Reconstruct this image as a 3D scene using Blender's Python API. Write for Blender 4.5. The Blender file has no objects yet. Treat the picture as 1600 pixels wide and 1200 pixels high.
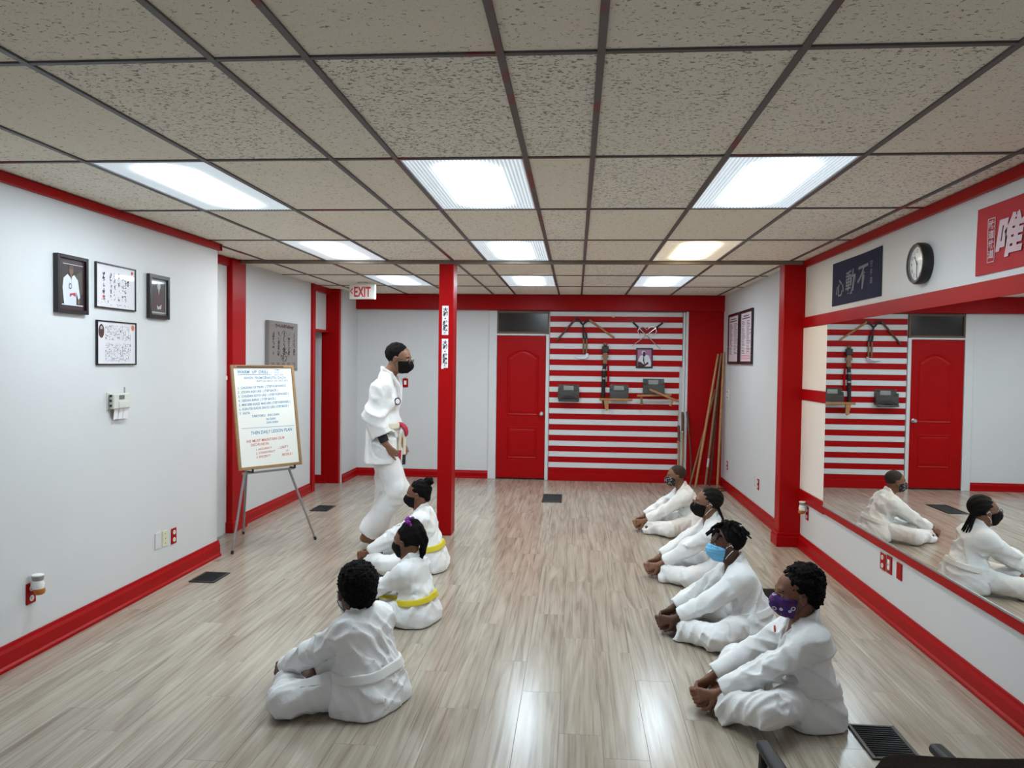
import bpy, bmesh, math, random
import numpy as np
from mathutils import Vector, Matrix

# ---------------------------------------------------------------- camera, world, exposure
scene = bpy.context.scene
COL = scene.collection
cam_d = bpy.data.cameras.new('camera'); cam_d.sensor_width = 36.0; cam_d.lens = 1193.81 / 1600 * 36.0
cam_d.clip_start = 0.05
cam = bpy.data.objects.new('camera', cam_d); COL.objects.link(cam)
_p, _y, _r = .0282, -.0832, .0130
_f = Vector((math.sin(_y)*math.cos(_p), math.cos(_y)*math.cos(_p), -math.sin(_p)))
_rt = Vector((math.cos(_y), -math.sin(_y), 0)); _up = _rt.cross(_f)
_c, _s = math.cos(_r), math.sin(_r)
_R = _c*_rt + _s*_up; _U = -_s*_rt + _c*_up
cam.matrix_world = Matrix(((_R.x, _U.x, -_f.x, 0), (_R.y, _U.y, -_f.y, 0), (_R.z, _U.z, -_f.z, 1.69), (0, 0, 0, 1)))
scene.camera = cam
world = bpy.data.worlds.new('world'); scene.world = world; world.use_nodes = True
world.node_tree.nodes['Background'].inputs[0].default_value = (0.75, 0.85, 1.0, 1)
world.node_tree.nodes['Background'].inputs[1].default_value = 2.6
vs = scene.view_settings
vs.view_transform = 'Standard'; vs.look = 'None'; vs.gamma = 1.0; vs.use_curve_mapping = False
vs.exposure = 0.0
LIGHT = 9.0
random.seed(7)
CZ = 2.66

# ---------------------------------------------------------------- materials
def srgb(r, g, b):
    f = lambda v: (v/255/12.92) if v/255 <= .04045 else ((v/255+.055)/1.055)**2.4
    return (f(r), f(g), f(b), 1)
def mat(name, col, rough=.6, metal=0, spec=.5, noise=0, nscale=20, bump=0, bscale=150, emit=0, alpha=1, coat=0):
    m = bpy.data.materials.new(name); m.use_nodes = True
    nt = m.node_tree; b = nt.nodes['Principled BSDF']
    b.inputs['Base Color'].default_value = col; b.inputs['Roughness'].default_value = rough
    b.inputs['Metallic'].default_value = metal; b.inputs['Specular IOR Level'].default_value = spec
    b.inputs['Coat Weight'].default_value = coat
    if alpha < 1: b.inputs['Alpha'].default_value = alpha
    if emit:
        b.inputs['Emission Color'].default_value = col; b.inputs['Emission Strength'].default_value = emit
    if noise or bump:
        tc = nt.nodes.new('ShaderNodeTexCoord')
    if noise:
        n = nt.nodes.new('ShaderNodeTexNoise'); n.inputs['Scale'].default_value = nscale; n.inputs['Detail'].default_value = 5
        nt.links.new(tc.outputs['Object'], n.inputs['Vector'])
        mx = nt.nodes.new('ShaderNodeMix'); mx.data_type = 'RGBA'
        mx.inputs[6].default_value = tuple(c*(1-noise) for c in col[:3])+(1,)
        mx.inputs[7].default_value = tuple(min(1, c*(1+noise)) for c in col[:3])+(1,)
        nt.links.new(n.outputs[0], mx.inputs[0]); nt.links.new(mx.outputs[2], b.inputs['Base Color'])
    if bump:
        n2 = nt.nodes.new('ShaderNodeTexNoise'); n2.inputs['Scale'].default_value = bscale; n2.inputs['Detail'].default_value = 3
        nt.links.new(tc.outputs['Object'], n2.inputs['Vector'])
        bp = nt.nodes.new('ShaderNodeBump'); bp.inputs['Strength'].default_value = bump; bp.inputs['Distance'].default_value = .01
        nt.links.new(n2.outputs[0], bp.inputs['Height']); nt.links.new(bp.outputs[0], b.inputs['Normal'])
    return m

M = {}
M['white'] = mat('white_paint', (.625, .622, .615, 1), .5, noise=.03, nscale=3, bump=.05, bscale=60)
M['cream'] = mat('cream_paint', (.78, .735, .69, 1), .5, noise=.03, nscale=3)
M['red'] = mat('red_paint', (.34, .002, .003, 1), .36, spec=.12, noise=.10, nscale=4, bump=.04, bscale=25)
M['redwall'] = mat('red_wall_paint', (.32, .002, .003, 1), .5, spec=.1, noise=.1, nscale=3, bump=.04, bscale=40)
M['dark'] = mat('black_satin', (.012, .011, .012, 1), .4)
M['black'] = mat('black_fabric', (.010, .010, .011, 1), .85, bump=.2, bscale=300)
M['frame'] = mat('black_frame', (.012, .008, .009, 1), .25)
M['metal'] = mat('brushed_metal', (.55, .55, .55, 1), .3, metal=1)
M['greymetal'] = mat('painted_grey_metal', (.35, .35, .35, 1), .35, metal=.6)
M['beige'] = mat('beige_plastic', (.62, .60, .54, 1), .4)
M['whiteplastic'] = mat('white_plastic', (.82, .81, .78, 1), .35)
M['cord'] = mat('black_cord', (.015, .015, .02, 1), .7)
M['wood'] = mat('honey_wood', (.36, .17, .06, 1), .4, noise=.35, nscale=30)
M['darkwood'] = mat('dark_wood', (.10, .035, .018, 1), .35, noise=.35, nscale=30)
M['brownwood'] = mat('brown_wood', (.20, .10, .045, 1), .45, noise=.3, nscale=25)
M['boardwood'] = mat('oak_board_frame', (.30, .17, .07, 1), .5, noise=.25, nscale=40)
M['paper'] = mat('paper', (.78, .75, .76, 1), .6, noise=.03, nscale=8)
M['pinkpaper'] = mat('pinkish_paper', (.66, .53, .56, 1), .5)
M['glazed'] = mat('paper_behind_glass', (.74, .71, .73, 1), .5, coat=1.0)
M['ink'] = mat('black_ink', (.02, .018, .02, 1), .7)
M['inkred'] = mat('red_ink', (.55, .06, .05, 1), .7)
M['board'] = mat('whiteboard', (.80, .80, .74, 1), .25)
M['markblue'] = mat('blue_marker', (.03, .22, .42, 1), .6)
M['markred'] = mat('red_marker', (.55, .09, .06, 1), .6)
M['navy'] = mat('navy_cloth', (.008, .011, .045, 1), .9, bump=.15, bscale=400)
M['navyprint'] = mat('grey_print', (.20, .21, .26, 1), .9)
M['redcloth'] = mat('red_cloth', (.42, .025, .03, 1), .85, noise=.08, nscale=6, bump=.15, bscale=300)
M['pinkprint'] = mat('pale_pink_print', (.62, .45, .47, 1), .85)
M['plateiv'] = mat('ivory_plate', (.66, .62, .44, 1), .4)
M['amber'] = mat('amber_oil', (.45, .12, .01, 1), .1)
M['acrylic'] = mat('smoky_acrylic', (.09, .085, .075, 1), .12, alpha=.62)
M['steel'] = mat('polished_steel', (.62, .62, .64, 1), .2, metal=1)
M['canvas'] = mat('grey_canvas', (.235, .205, .19, 1), .8, noise=.12, nscale=15)
M['canvasside'] = mat('grey_canvas_side', (.20, .19, .15, 1), .8)
M['canvasink'] = mat('dark_canvas_ink', (.07, .055, .055, 1), .8)
M['canvasred'] = mat('maroon_canvas_ink', (.13, .06, .065, 1), .8)
M['darkglass'] = mat('dark_glass', (.02, .016, .014, 1), .15)
M['brownpaint'] = mat('brown_trim_paint', (.12, .065, .035, 1), .5)
M['exitred'] = mat('exit_sign_red', (.55, .015, .02, 1), .4)
M['exitface'] = mat('exit_sign_face', (.62, .60, .55, 1), .4)
M['chairfab'] = mat('brown_chair_fabric', (.055, .042, .032, 1), .9, noise=.5, nscale=250, bump=.4, bscale=350)
M['chairblack'] = mat('black_armrest', (.010, .010, .011, 1), .5, spec=.3)
M['glasspane'] = mat('window_glass', (.9, .95, 1, 1), .02, alpha=.12)
M['lcd'] = mat('lcd_grey', (.11, .13, .11, 1), .2)

def floor_material():
    m = bpy.data.materials.new('laminate_plank'); m.use_nodes = True
    nt = m.node_tree; b = nt.nodes['Principled BSDF']; N = nt.nodes.new; L = nt.links.new
    geo = N('ShaderNodeNewGeometry'); oi = N('ShaderNodeObjectInfo')
    mul = N('ShaderNodeVectorMath'); mul.operation = 'MULTIPLY'; mul.inputs[1].default_value = (9, .60, 1)
    L(geo.outputs['Position'], mul.inputs[0])
    comb = N('ShaderNodeCombineXYZ'); mm = N('ShaderNodeMath'); mm.operation = 'MULTIPLY'; mm.inputs[1].default_value = 60
    L(oi.outputs['Random'], mm.inputs[0]); L(mm.outputs[0], comb.inputs[0]); L(mm.outputs[0], comb.inputs[1]); L(mm.outputs[0], comb.inputs[2])
    add = N('ShaderNodeVectorMath'); L(mul.outputs[0], add.inputs[0]); L(comb.outputs[0], add.inputs[1])
    n1 = N('ShaderNodeTexNoise'); n1.inputs['Scale'].default_value = 1.1; n1.inputs['Detail'].default_value = 7; n1.inputs['Distortion'].default_value = 2.4
    L(add.outputs[0], n1.inputs['Vector'])
    mul2 = N('ShaderNodeVectorMath'); mul2.operation = 'MULTIPLY'; mul2.inputs[1].default_value = (4.5, 1.2, 1); L(add.outputs[0], mul2.inputs[0])
    n2 = N('ShaderNodeTexNoise'); n2.inputs['Scale'].default_value = 1.4; n2.inputs['Detail'].default_value = 6; n2.inputs['Distortion'].default_value = .8
    L(mul2.outputs[0], n2.inputs['Vector'])
    r1 = N('ShaderNodeValToRGB'); e = r1.color_ramp.elements
    e[0].position = .26; e[0].color = (.245, .196, .150, 1); e[1].position = .74; e[1].color = (.46, .412, .33, 1)
    k = r1.color_ramp.elements.new(.47); k.color = (.36, .306, .238, 1)
    L(n1.outputs[0], r1.inputs[0])
    r2 = N('ShaderNodeValToRGB'); e = r2.color_ramp.elements
    e[0].position = .32; e[0].color = (.55, .49, .43, 1); e[1].position = .50; e[1].color = (1, 1, 1, 1)
    L(n2.outputs[0], r2.inputs[0])
    mx = N('ShaderNodeMix'); mx.data_type = 'RGBA'; mx.blend_type = 'MULTIPLY'; mx.inputs[0].default_value = .5
    L(r1.outputs[0], mx.inputs[6]); L(r2.outputs[0], mx.inputs[7])
    mul4 = N('ShaderNodeVectorMath'); mul4.operation = 'MULTIPLY'; mul4.inputs[1].default_value = (8, 1.9, 1); L(add.outputs[0], mul4.inputs[0])
    n4 = N('ShaderNodeTexNoise'); n4.inputs['Scale'].default_value = 1; n4.inputs['Detail'].default_value = 3; n4.inputs['Distortion'].default_value = .5; L(mul4.outputs[0], n4.inputs['Vector'])
    r4 = N('ShaderNodeValToRGB'); e = r4.color_ramp.elements; e[0].position = .31; e[0].color = (.48, .43, .38, 1); e[1].position = .36; e[1].color = (1, 1, 1, 1); L(n4.outputs[0], r4.inputs[0])
    mx4 = N('ShaderNodeMix'); mx4.data_type = 'RGBA'; mx4.blend_type = 'MULTIPLY'; mx4.inputs[0].default_value = .5; L(mx.outputs[2], mx4.inputs[6]); L(r4.outputs[0], mx4.inputs[7])
    hs = N('ShaderNodeHueSaturation'); mr = N('ShaderNodeMapRange'); mr.inputs[3].default_value = .95; mr.inputs[4].default_value = 1.05
    L(oi.outputs['Random'], mr.inputs[0]); L(mr.outputs[0], hs.inputs['Value']); L(mx4.outputs[2], hs.inputs['Color'])
    L(hs.outputs[0], b.inputs['Base Color'])
    b.inputs['Roughness'].default_value = .24
    rr = N('ShaderNodeMapRange'); rr.inputs[3].default_value = .17; rr.inputs[4].default_value = .27
    L(n2.outputs[0], rr.inputs[0]); L(rr.outputs[0], b.inputs['Roughness'])
    b.inputs['Specular IOR Level'].default_value = .5
    bp = N('ShaderNodeBump'); bp.inputs['Strength'].default_value = .03; bp.inputs['Distance'].default_value = .003
    L(n2.outputs[0], bp.inputs['Height']); L(bp.outputs[0], b.inputs['Normal'])
    return m
M['plank'] = floor_material()
M['subfloor'] = mat('floor_gap', (.05, .04, .035, 1), .8)

def tile_material():
    m = bpy.data.materials.new('acoustic_tile'); m.use_nodes = True
    nt = m.node_tree; b = nt.nodes['Principled BSDF']; N = nt.nodes.new; L = nt.links.new
    geo = N('ShaderNodeNewGeometry'); oi = N('ShaderNodeObjectInfo')
    mul = N('ShaderNodeVectorMath'); mul.operation = 'MULTIPLY'; mul.inputs[1].default_value = (62, 88, 40); L(geo.outputs['Position'], mul.inputs[0])
    n = N('ShaderNodeTexNoise'); n.inputs['Scale'].default_value = 1; n.inputs['Detail'].default_value = 2; n.inputs['Distortion'].default_value = .6
    L(mul.outputs[0], n.inputs['Vector'])
    r = N('ShaderNodeValToRGB'); r.color_ramp.elements[0].position = .32; r.color_ramp.elements[0].color = (.24, .22, .19, 1)
    r.color_ramp.elements[1].position = .40; r.color_ramp.elements[1].color = (1, 1, 1, 1); L(n.outputs[0], r.inputs[0])
    of = N('ShaderNodeMapRange'); of.inputs[3].default_value = -.035; of.inputs[4].default_value = .05; L(oi.outputs['Random'], of.inputs[0])
    sm = N('ShaderNodeMath'); sm.operation = 'SUBTRACT'; L(n.outputs[0], sm.inputs[0]); L(of.outputs[0], sm.inputs[1]); L(sm.outputs[0], r.inputs[0])
    n3 = N('ShaderNodeTexNoise'); n3.inputs['Scale'].default_value = 230; n3.inputs['Detail'].default_value = 2; L(geo.outputs['Position'], n3.inputs['Vector'])
    r3 = N('ShaderNodeMapRange'); r3.inputs[3].default_value = .82; r3.inputs[4].default_value = 1.12; L(n3.outputs[0], r3.inputs[0])
    base = N('ShaderNodeMix'); base.data_type = 'RGBA'; base.inputs[6].default_value = (.88, .815, .70, 1); base.inputs[7].default_value = (.92, .87, .78, 1)
    L(oi.outputs['Random'], base.inputs[0])
    mx = N('ShaderNodeMix'); mx.data_type = 'RGBA'; mx.blend_type = 'MULTIPLY'; mx.inputs[0].default_value = .8
    L(base.outputs[2], mx.inputs[6]); L(r.outputs[0], mx.inputs[7])
    mx2 = N('ShaderNodeVectorMath'); mx2.operation = 'SCALE'; L(mx.outputs[2], mx2.inputs[0]); L(r3.outputs[0], mx2.inputs[3])
    L(mx2.outputs[0], b.inputs['Base Color']); b.inputs['Roughness'].default_value = .95; b.inputs['Specular IOR Level'].default_value = .1
    bp = N('ShaderNodeBump'); bp.inputs['Strength'].default_value = .5; bp.inputs['Distance'].default_value = .006
    L(r.outputs[0], bp.inputs['Height']); L(bp.outputs[0], b.inputs['Normal'])
    return m
M['tile'] = tile_material()

def tbar_material():
    m = bpy.data.materials.new('ceiling_grid_bar'); m.use_nodes = True
    nt = m.node_tree; b = nt.nodes['Principled BSDF']; N = nt.nodes.new; L = nt.links.new
    geo = N('ShaderNodeNewGeometry'); n = N('ShaderNodeTexNoise'); n.inputs['Scale'].default_value = 2.3; n.inputs['Detail'].default_value = 3
    L(geo.outputs['Position'], n.inputs['Vector'])
    r = N('ShaderNodeValToRGB'); e = r.color_ramp.elements; e[0].position = .57; e[0].color = (.075, .068, .068, 1); e[1].position = .63; e[1].color = (.14, .006, .012, 1)
    L(n.outputs[0], r.inputs[0]); L(r.outputs[0], b.inputs['Base Color']); b.inputs['Roughness'].default_value = .45
    return m
M['tbar'] = tbar_material()

def lens_material(name, col, strength, axis_len=1.2):
    # ribbed translucent lens in front of fluorescent tubes: it gives off light, most along the tubes
    m = bpy.data.materials.new(name); m.use_nodes = True
    nt = m.node_tree; b = nt.nodes['Principled BSDF']; N = nt.nodes.new; L = nt.links.new
    tc = N('ShaderNodeTexCoord'); sp = N('ShaderNodeSeparateXYZ'); L(tc.outputs['Object'], sp.inputs[0])
    ax = N('ShaderNodeMath'); ax.operation = 'ABSOLUTE'; L(sp.outputs[0], ax.inputs[0])
    mr = N('ShaderNodeMapRange'); mr.interpolation_type = 'SMOOTHSTEP'
    mr.inputs[1].default_value = .30; mr.inputs[2].default_value = .05; mr.inputs[3].default_value = 0; mr.inputs[4].default_value = 1
    L(ax.outputs[0], mr.inputs[0])
    ay = N('ShaderNodeMath'); ay.operation = 'ABSOLUTE'; L(sp.outputs[1], ay.inputs[0])
    my = N('ShaderNodeMapRange'); my.interpolation_type = 'SMOOTHSTEP'; my.inputs[1].default_value = .64; my.inputs[2].default_value = .38; my.inputs[3].default_value = .3; my.inputs[4].default_value = 1; L(ay.outputs[0], my.inputs[0])
    mxy = N('ShaderNodeMath'); mxy.operation = 'MULTIPLY'; L(mr.outputs[0], mxy.inputs[0]); L(my.outputs[0], mxy.inputs[1])
    pw = N('ShaderNodeMath'); pw.operation = 'POWER'; pw.inputs[1].default_value = 6.0; L(mxy.outputs[0], pw.inputs[0])
    pb = N('ShaderNodeMath'); pb.operation = 'MULTIPLY_ADD'; pb.inputs[1].default_value = 5.6; pb.inputs[2].default_value = .07; L(pw.outputs[0], pb.inputs[0])
    ms = N('ShaderNodeMath'); ms.operation = 'MULTIPLY'; ms.inputs[1].default_value = strength
    rb = N('ShaderNodeMath'); rb.operation = 'MULTIPLY'; rb.inputs[1].default_value = math.pi*60/.585; L(sp.outputs[0], rb.inputs[0])
    rs = N('ShaderNodeMath'); rs.operation = 'SINE'; L(rb.outputs[0], rs.inputs[0]); ra = N('ShaderNodeMath'); ra.operation = 'MULTIPLY_ADD'; ra.inputs[1].default_value = .30; ra.inputs[2].default_value = .85; L(rs.outputs[0], ra.inputs[0])
    rm = N('ShaderNodeMath'); rm.operation = 'MULTIPLY'; L(pb.outputs[0], rm.inputs[0]); L(ra.outputs[0], rm.inputs[1]); L(rm.outputs[0], ms.inputs[0])
    b.inputs['Base Color'].default_value = (.7, .75, .8, 1); b.inputs['Roughness'].default_value = .4
    b.inputs['Emission Color'].default_value = col; L(ms.outputs[0], b.inputs['Emission Strength'])
    return m
M['lens'] = lens_material('fluorescent_lens', (.76, .90, 1.0, 1), LIGHT)
M['lens2'] = lens_material('fluorescent_lens_bright', (.88, .95, 1.0, 1), LIGHT)
M['lenswarm'] = lens_material('warm_fluorescent_lens', (1.0, .80, .50, 1), LIGHT*.62)

# ---------------------------------------------------------------- mesh helpers
def tag(o, label=None, cat=None, group=None, kind=None):
    if label: o['label'] = label
    if cat: o['category'] = cat
    if group: o['group'] = group
    if kind: o['kind'] = kind
    return o
def link(name, data, parent=None, loc=None, rz=0):
    o = bpy.data.objects.new(name, data); COL.objects.link(o)
    if parent: o.parent = parent
    if loc is not None: o.location = loc
    if rz: o.rotation_euler = (0, 0, rz)
    return o
def empty(name, loc=(0, 0, 0), rz=0, label=None, cat=None, group=None, kind=None):
    o = link(name, None, None, loc, rz); o.empty_display_size = .1
    return tag(o, label, cat, group, kind)

class MB:
    def __init__(s): s.v = []; s.f = []; s.m = []; s.mi = 0; s.sm = []
    def add(s, vs, fs, smooth=False):
        o = len(s.v); s.v += [tuple(v) for v in vs]; s.f += [tuple(i+o for i in f) for f in fs]
        s.m += [s.mi]*len(fs); s.sm += [smooth]*len(fs); return s
    def box(s, x0, x1, y0, y1, z0, z1, c=0.0):
        if c <= 0:
            return s.add([(x, y, z) for x in (x0, x1) for y in (y0, y1) for z in (z0, z1)],
                [(0, 1, 3, 2), (4, 6, 7, 5), (0, 4, 5, 1), (2, 3, 7, 6), (0, 2, 6, 4), (1, 5, 7, 3)])
        bm = bmesh.new(); bmesh.ops.create_cube(bm, size=1)
        for v in bm.verts: v.co = Vector(((x0+x1)/2+v.co.x*(x1-x0), (y0+y1)/2+v.co.y*(y1-y0), (z0+z1)/2+v.co.z*(z1-z0)))
        bmesh.ops.bevel(bm, geom=bm.edges[:], offset=c, segments=1, affect='EDGES')
        bm.verts.index_update()
        s.add([v.co[:] for v in bm.verts], [[v.index for v in f.verts] for f in bm.faces]); bm.free(); return s
    def tube(s, pts, r, seg=8, cap=True, flat=1.0):
        pts = [Vector(p) for p in pts]; n = len(pts)
        rs = r if isinstance(r, (list, tuple)) else [r]*n
        t = [(pts[min(i+1, n-1)]-pts[max(i-1, 0)]).normalized() for i in range(n)]
        a = Vector((0, 0, 1)) if abs(t[0].z) < .9 else Vector((1, 0, 0))
        u = t[0].cross(a).normalized(); vs = []
        for i in range(n):
            u = (u - t[i]*u.dot(t[i])).normalized(); w = t[i].cross(u)
            for k in range(seg):
                an = 2*math.pi*k/seg; vs.append(pts[i]+rs[i]*(math.cos(an)*u+math.sin(an)*flat*w))
        fs = [(i*seg+k, i*seg+(k+1) % seg, (i+1)*seg+(k+1) % seg, (i+1)*seg+k) for i in range(n-1) for k in range(seg)]
        if cap: fs += [tuple(range(seg))[::-1], tuple((n-1)*seg+k for k in range(seg))]
        return s.add(vs, fs, True)
    def lathe(s, prof, seg=20, axis='z', o=(0, 0, 0), cap=True):
        vs = []; n = len(prof)
        for r, h in prof:
            for k in range(seg):
                a = 2*math.pi*k/seg; x, y = r*math.cos(a), r*math.sin(a)
                p = {'z': (x, y, h), 'y': (x, h, y), 'x': (h, x, y)}[axis]; vs.append((p[0]+o[0], p[1]+o[1], p[2]+o[2]))
        fs = [(i*seg+k, i*seg+(k+1) % seg, (i+1)*seg+(k+1) % seg, (i+1)*seg+k) for i in range(n-1) for k in range(seg)]
        if cap: fs += [tuple(range(seg))[::-1], tuple((n-1)*seg+k for k in range(seg))]
        return s.add(vs, fs, True)
    def prism(s, poly, y0, y1):     # polygon in x,z extruded along y
        n = len(poly)
        vs = [(x, y0, z) for x, z in poly]+[(x, y1, z) for x, z in poly]
        return s.add(vs, [tuple(range(n)), tuple(range(2*n-1, n-1, -1))]+[(i, i+n, (i+1) % n+n, (i+1) % n) for i in range(n)])
    def quad(s, p): return s.add(p, [tuple(range(len(p)))])
    def mesh(s, name, mats):
        me = bpy.data.meshes.new(name); me.from_pydata(s.v, [], s.f)
        for m in (mats if isinstance(mats, (list, tuple)) else [mats]): me.materials.append(m)
        me.polygons.foreach_set('material_index', s.m); me.polygons.foreach_set('use_smooth', s.sm)
        bm = bmesh.new(); bm.from_mesh(me); bmesh.ops.recalc_face_normals(bm, faces=bm.faces); bm.to_mesh(me); bm.free()
        if any(s.sm):
            try: me.set_sharp_from_angle(angle=math.radians(45))
            except Exception: pass
        return me
    def build(s, name, mats, parent=None, loc=None, rz=0):
        return link(name, s.mesh(name, mats), parent, loc, rz)

def text_mesh(body, size, shear=0, sx=1.0, bold=0):
    cu = bpy.data.curves.new('lettering', 'FONT'); cu.body = body; cu.size = size; cu.shear = shear; cu.offset = bold
    cu.resolution_u = 3
    o = bpy.data.objects.new('lettering', cu); me = bpy.data.meshes.new_from_object(o)
    v = np.empty(len(me.vertices)*3); me.vertices.foreach_get('co', v); v = v.reshape(-1, 3)
    f = [tuple(p.vertices) for p in me.polygons]
    bpy.data.objects.remove(o); bpy.data.curves.remove(cu); bpy.data.meshes.remove(me)
    v[:, 0] *= sx
    return v, f
def put_text(mb, body, size, x, z, y=-.001, shear=0, sx=1.0, rot=0, bold=0, center=False, wave=0):
    v, f = text_mesh(body, size, shear, sx, bold)
    if not len(v): return
    if center: v[:, 0] -= (v[:, 0].max()+v[:, 0].min())/2
    c, s_ = math.cos(rot), math.sin(rot)
    mb.add([(x+a*c-b*s_, y, z+a*s_+b*c) for a, b, _ in v], f)
def marks(mb, x0, x1, z0, z1, y, n, size, seed=0, vertical=True):
    # columns of small illegible brush marks
    r = random.Random(seed)
    for _ in range(n):
        x = r.uniform(x0, x1); z = r.uniform(z0, z1); w = size*r.uniform(.3, .9); h = size*r.uniform(.12, .3)
        a = r.choice((0, 0, .3, -.5, 1.5, 1.3)); c, s_ = math.cos(a), math.sin(a)
        mb.quad([(x+c*i-s_*j, y, z+s_*i+c*j) for i, j in ((-w/2, -h/2), (w/2, -h/2), (w/2, h/2), (-w/2, h/2))])

# ---------------------------------------------------------------- the room
fl = empty('floor', label='grey brown laminate plank floor', kind='structure')
MB().box(-4.6, 2.4, -3.3, 11.1, -.05, -.008).build('subfloor', M['subfloor'], fl)
PW, PL = .197, 1.22
plank_me = MB().box(-PW/2+.0004, PW/2-.0004, -PL/2+.0004, PL/2-.0004, -.008, 0, .0007).mesh('plank', M['plank'])
far = MB(); i = 0
for k in range(-17, 12):
    x = -.0535+PW*(k+.5)
    off = [0, .43, .82, .2, .63, 1.02][(k*5) % 6]
    for j in range(-5, 10):
        y = off+.4+PL*j
        if y-PL/2 > 11.0 or y+PL/2 < -3.3: continue
        if y+PL/2 < 2.2: far.box(x-PW/2+.0004, x+PW/2-.0004, y-PL/2+.0004, y+PL/2-.0004, -.008, 0); continue
        link('plank', plank_me, fl, (x, y, 0))
for k in range(-23, -17):
    far.box(-.0535+PW*k+.0004, -.0535+PW*(k+1)-.0004, 9.3, 10.3, -.008, 0)
tag(far.build('plank_field', M['plank'], fl), kind='stuff')

XC = [-3.06, -2.449, -1.829, -1.191, -.877, -.2526, .0638, .6803, 1.3055, 1.9598, 2.14]
Y0c = 2.4207; SP = 1.2192
rows = [Y0c+SP*k for k in range(-5, 8)]
ce = empty('ceiling', (0, 0, 0), label='suspended ceiling of grey acoustic tiles in a dark grid', kind='structure')
MB().box(-4.6, 2.4, -3.3, 11.1, CZ+.03, CZ+.08).build('deck', M['white'], ce)
light_cols = (1, 4, 7)
tile_cache = {}
for ci in range(-1, len(XC)-1):
    for ri in range(len(rows)-1):
        y0, y1 = rows[ri], rows[ri+1]
        if ci == -1:
            x0, x1 = -3.67, -3.06
            if y0 < 6: continue
        else: x0, x1 = XC[ci], XC[ci+1]
        if ci in light_cols and ri in (6, 8, 10): continue
        if ci in light_cols and ri in (0, 2): pass
        w, h = x1-x0, y1-y0
        key = round(w, 3)
        if key not in tile_cache:
            tile_cache[key] = MB().box(-w/2+.009, w/2-.009, -h/2+.009, h/2-.009, .004, .02, .003).mesh('ceiling_tile', M['tile'])
        link('ceiling_tile', tile_cache[key], ce, ((x0+x1)/2, (y0+y1)/2, CZ))
for x in XC[1:-1]:
    MB().box(x-.0125, x+.0125, -3.2, 10.96, CZ-.004, CZ+.006, .001).build('grid_bar', M['tbar'], ce)
MB().box(-3.072, -3.048, 6.27, 10.96, CZ-.004, CZ+.006).build('grid_bar', M['tbar'], ce)
for y in rows[1:]:
    MB().box(-3.4 if y > 6.3 else -3.04, 2.1, y-.011, y+.011, CZ-.003, CZ+.005, .001).build('grid_bar', M['tbar'], ce)
MB().box(-3.3, 2.08, 7.285, 7.325, CZ-.032, CZ, .004).build('cover_strip', mat('cover_strip_paint', (.16, .125, .095, 1), .5, noise=.3, nscale=5), ce)

# ceiling lights
desc = {(1, 6): 'fluorescent ceiling light nearest on the framed pictures side', (4, 6): 'fluorescent ceiling light in the middle of the nearest row of three',
        (7, 6): 'fluorescent ceiling light nearest the wall clock', (1, 8): 'fluorescent ceiling light just before the red post, over the whiteboard side',
        (4, 8): 'fluorescent ceiling light in the middle of the second row', (7, 8): 'warm cream coloured ceiling light, the only yellowish one',
        (1, 10): 'fluorescent ceiling light beside the exit sign', (4, 10): 'fluorescent ceiling light in the farthest row, in front of the red door',
        (7, 10): 'fluorescent ceiling light in the farthest row, over the sai and portrait'}
lens_b = MB(); n = 30
W2, L2 = .2925, .59
for k in range(n):
    a = -W2+2*W2*k/n; b_ = -W2+2*W2*(k+1)/n; m_ = (a+b_)/2
    lens_b.add([(a, -L2, 0), (m_, -L2, -.004), (b_, -L2, 0), (a, L2, 0), (m_, L2, -.004), (b_, L2, 0)], [(0, 1, 4, 3), (1, 2, 5, 4)])
frame_b = MB()
for a in ((-.3125, -.2925, -.61, .61), (.2925, .3125, -.61, .61), (-.2925, .2925, -.61, -.59), (-.2925, .2925, .59, .61)):
    frame_b.box(a[0], a[1], a[2], a[3], -.002, .02)
frame_me = frame_b.mesh('frame', M['greymetal'])
lens_me = {k: lens_b.mesh('diffuser', M[k]) for k in ('lens', 'lens2', 'lenswarm')}
for (ci, ri), lab in desc.items():
    t = empty('ceiling_light', ((XC[ci]+XC[ci+1])/2, (rows[ri]+rows[ri+1])/2, CZ), 0, lab, 'light', 'fluorescent ceiling lights')
    link('frame', frame_me, t)
    link('diffuser', lens_me['lenswarm' if (ci, ri) == (7, 8) else ('lens2' if ci == 1 and ri == 8 else 'lens')], t, (0, 0, .004))

def S(name, mb, m, label=None, parent=None):
    o = mb.build(name, m, parent)
    if not parent: tag(o, label or name.replace('_', ' '), kind='structure')
    return o
LX, RX, BY = -3.04, 2.11, 11.0
S('wall_left', MB().box(LX-.12, LX, -3.3, 6.27, 0, CZ+.03), M['white'], 'white painted wall carrying the framed pictures')
S('wall_far_left', MB().box(-3.48, -3.36, 6.15, 9.46, 0, CZ+.03), M['white'], 'white wall behind the whiteboard')
S('wall_return', MB().box(-3.48, LX-.12, 6.05, 6.15, 0, CZ+.03), M['white'], 'short white return wall')
S('wall_right', MB().box(RX, RX+.12, -3.3, 7.30, 0, CZ+.03), M['white'], 'white wall around the mirror')
S('wall_far_right', MB().box(2.06, 2.18, 7.46, 11.12, 0, CZ+.03), M['white'], 'white wall with two tall framed notices')
S('wall_front', MB().box(-3.16, 2.3, -3.42, -3.3, 0, .7).box(-3.16, 2.3, -3.42, -3.3, 2.3, CZ+.03).box(-3.16, -2.6, -3.42, -3.3, .7, 2.3).box(-.3, .1, -3.42, -3.3, .7, 2.3).box(1.8, 2.3, -3.42, -3.3, .7, 2.3), M['white'], 'white wall behind the camera')
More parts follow.
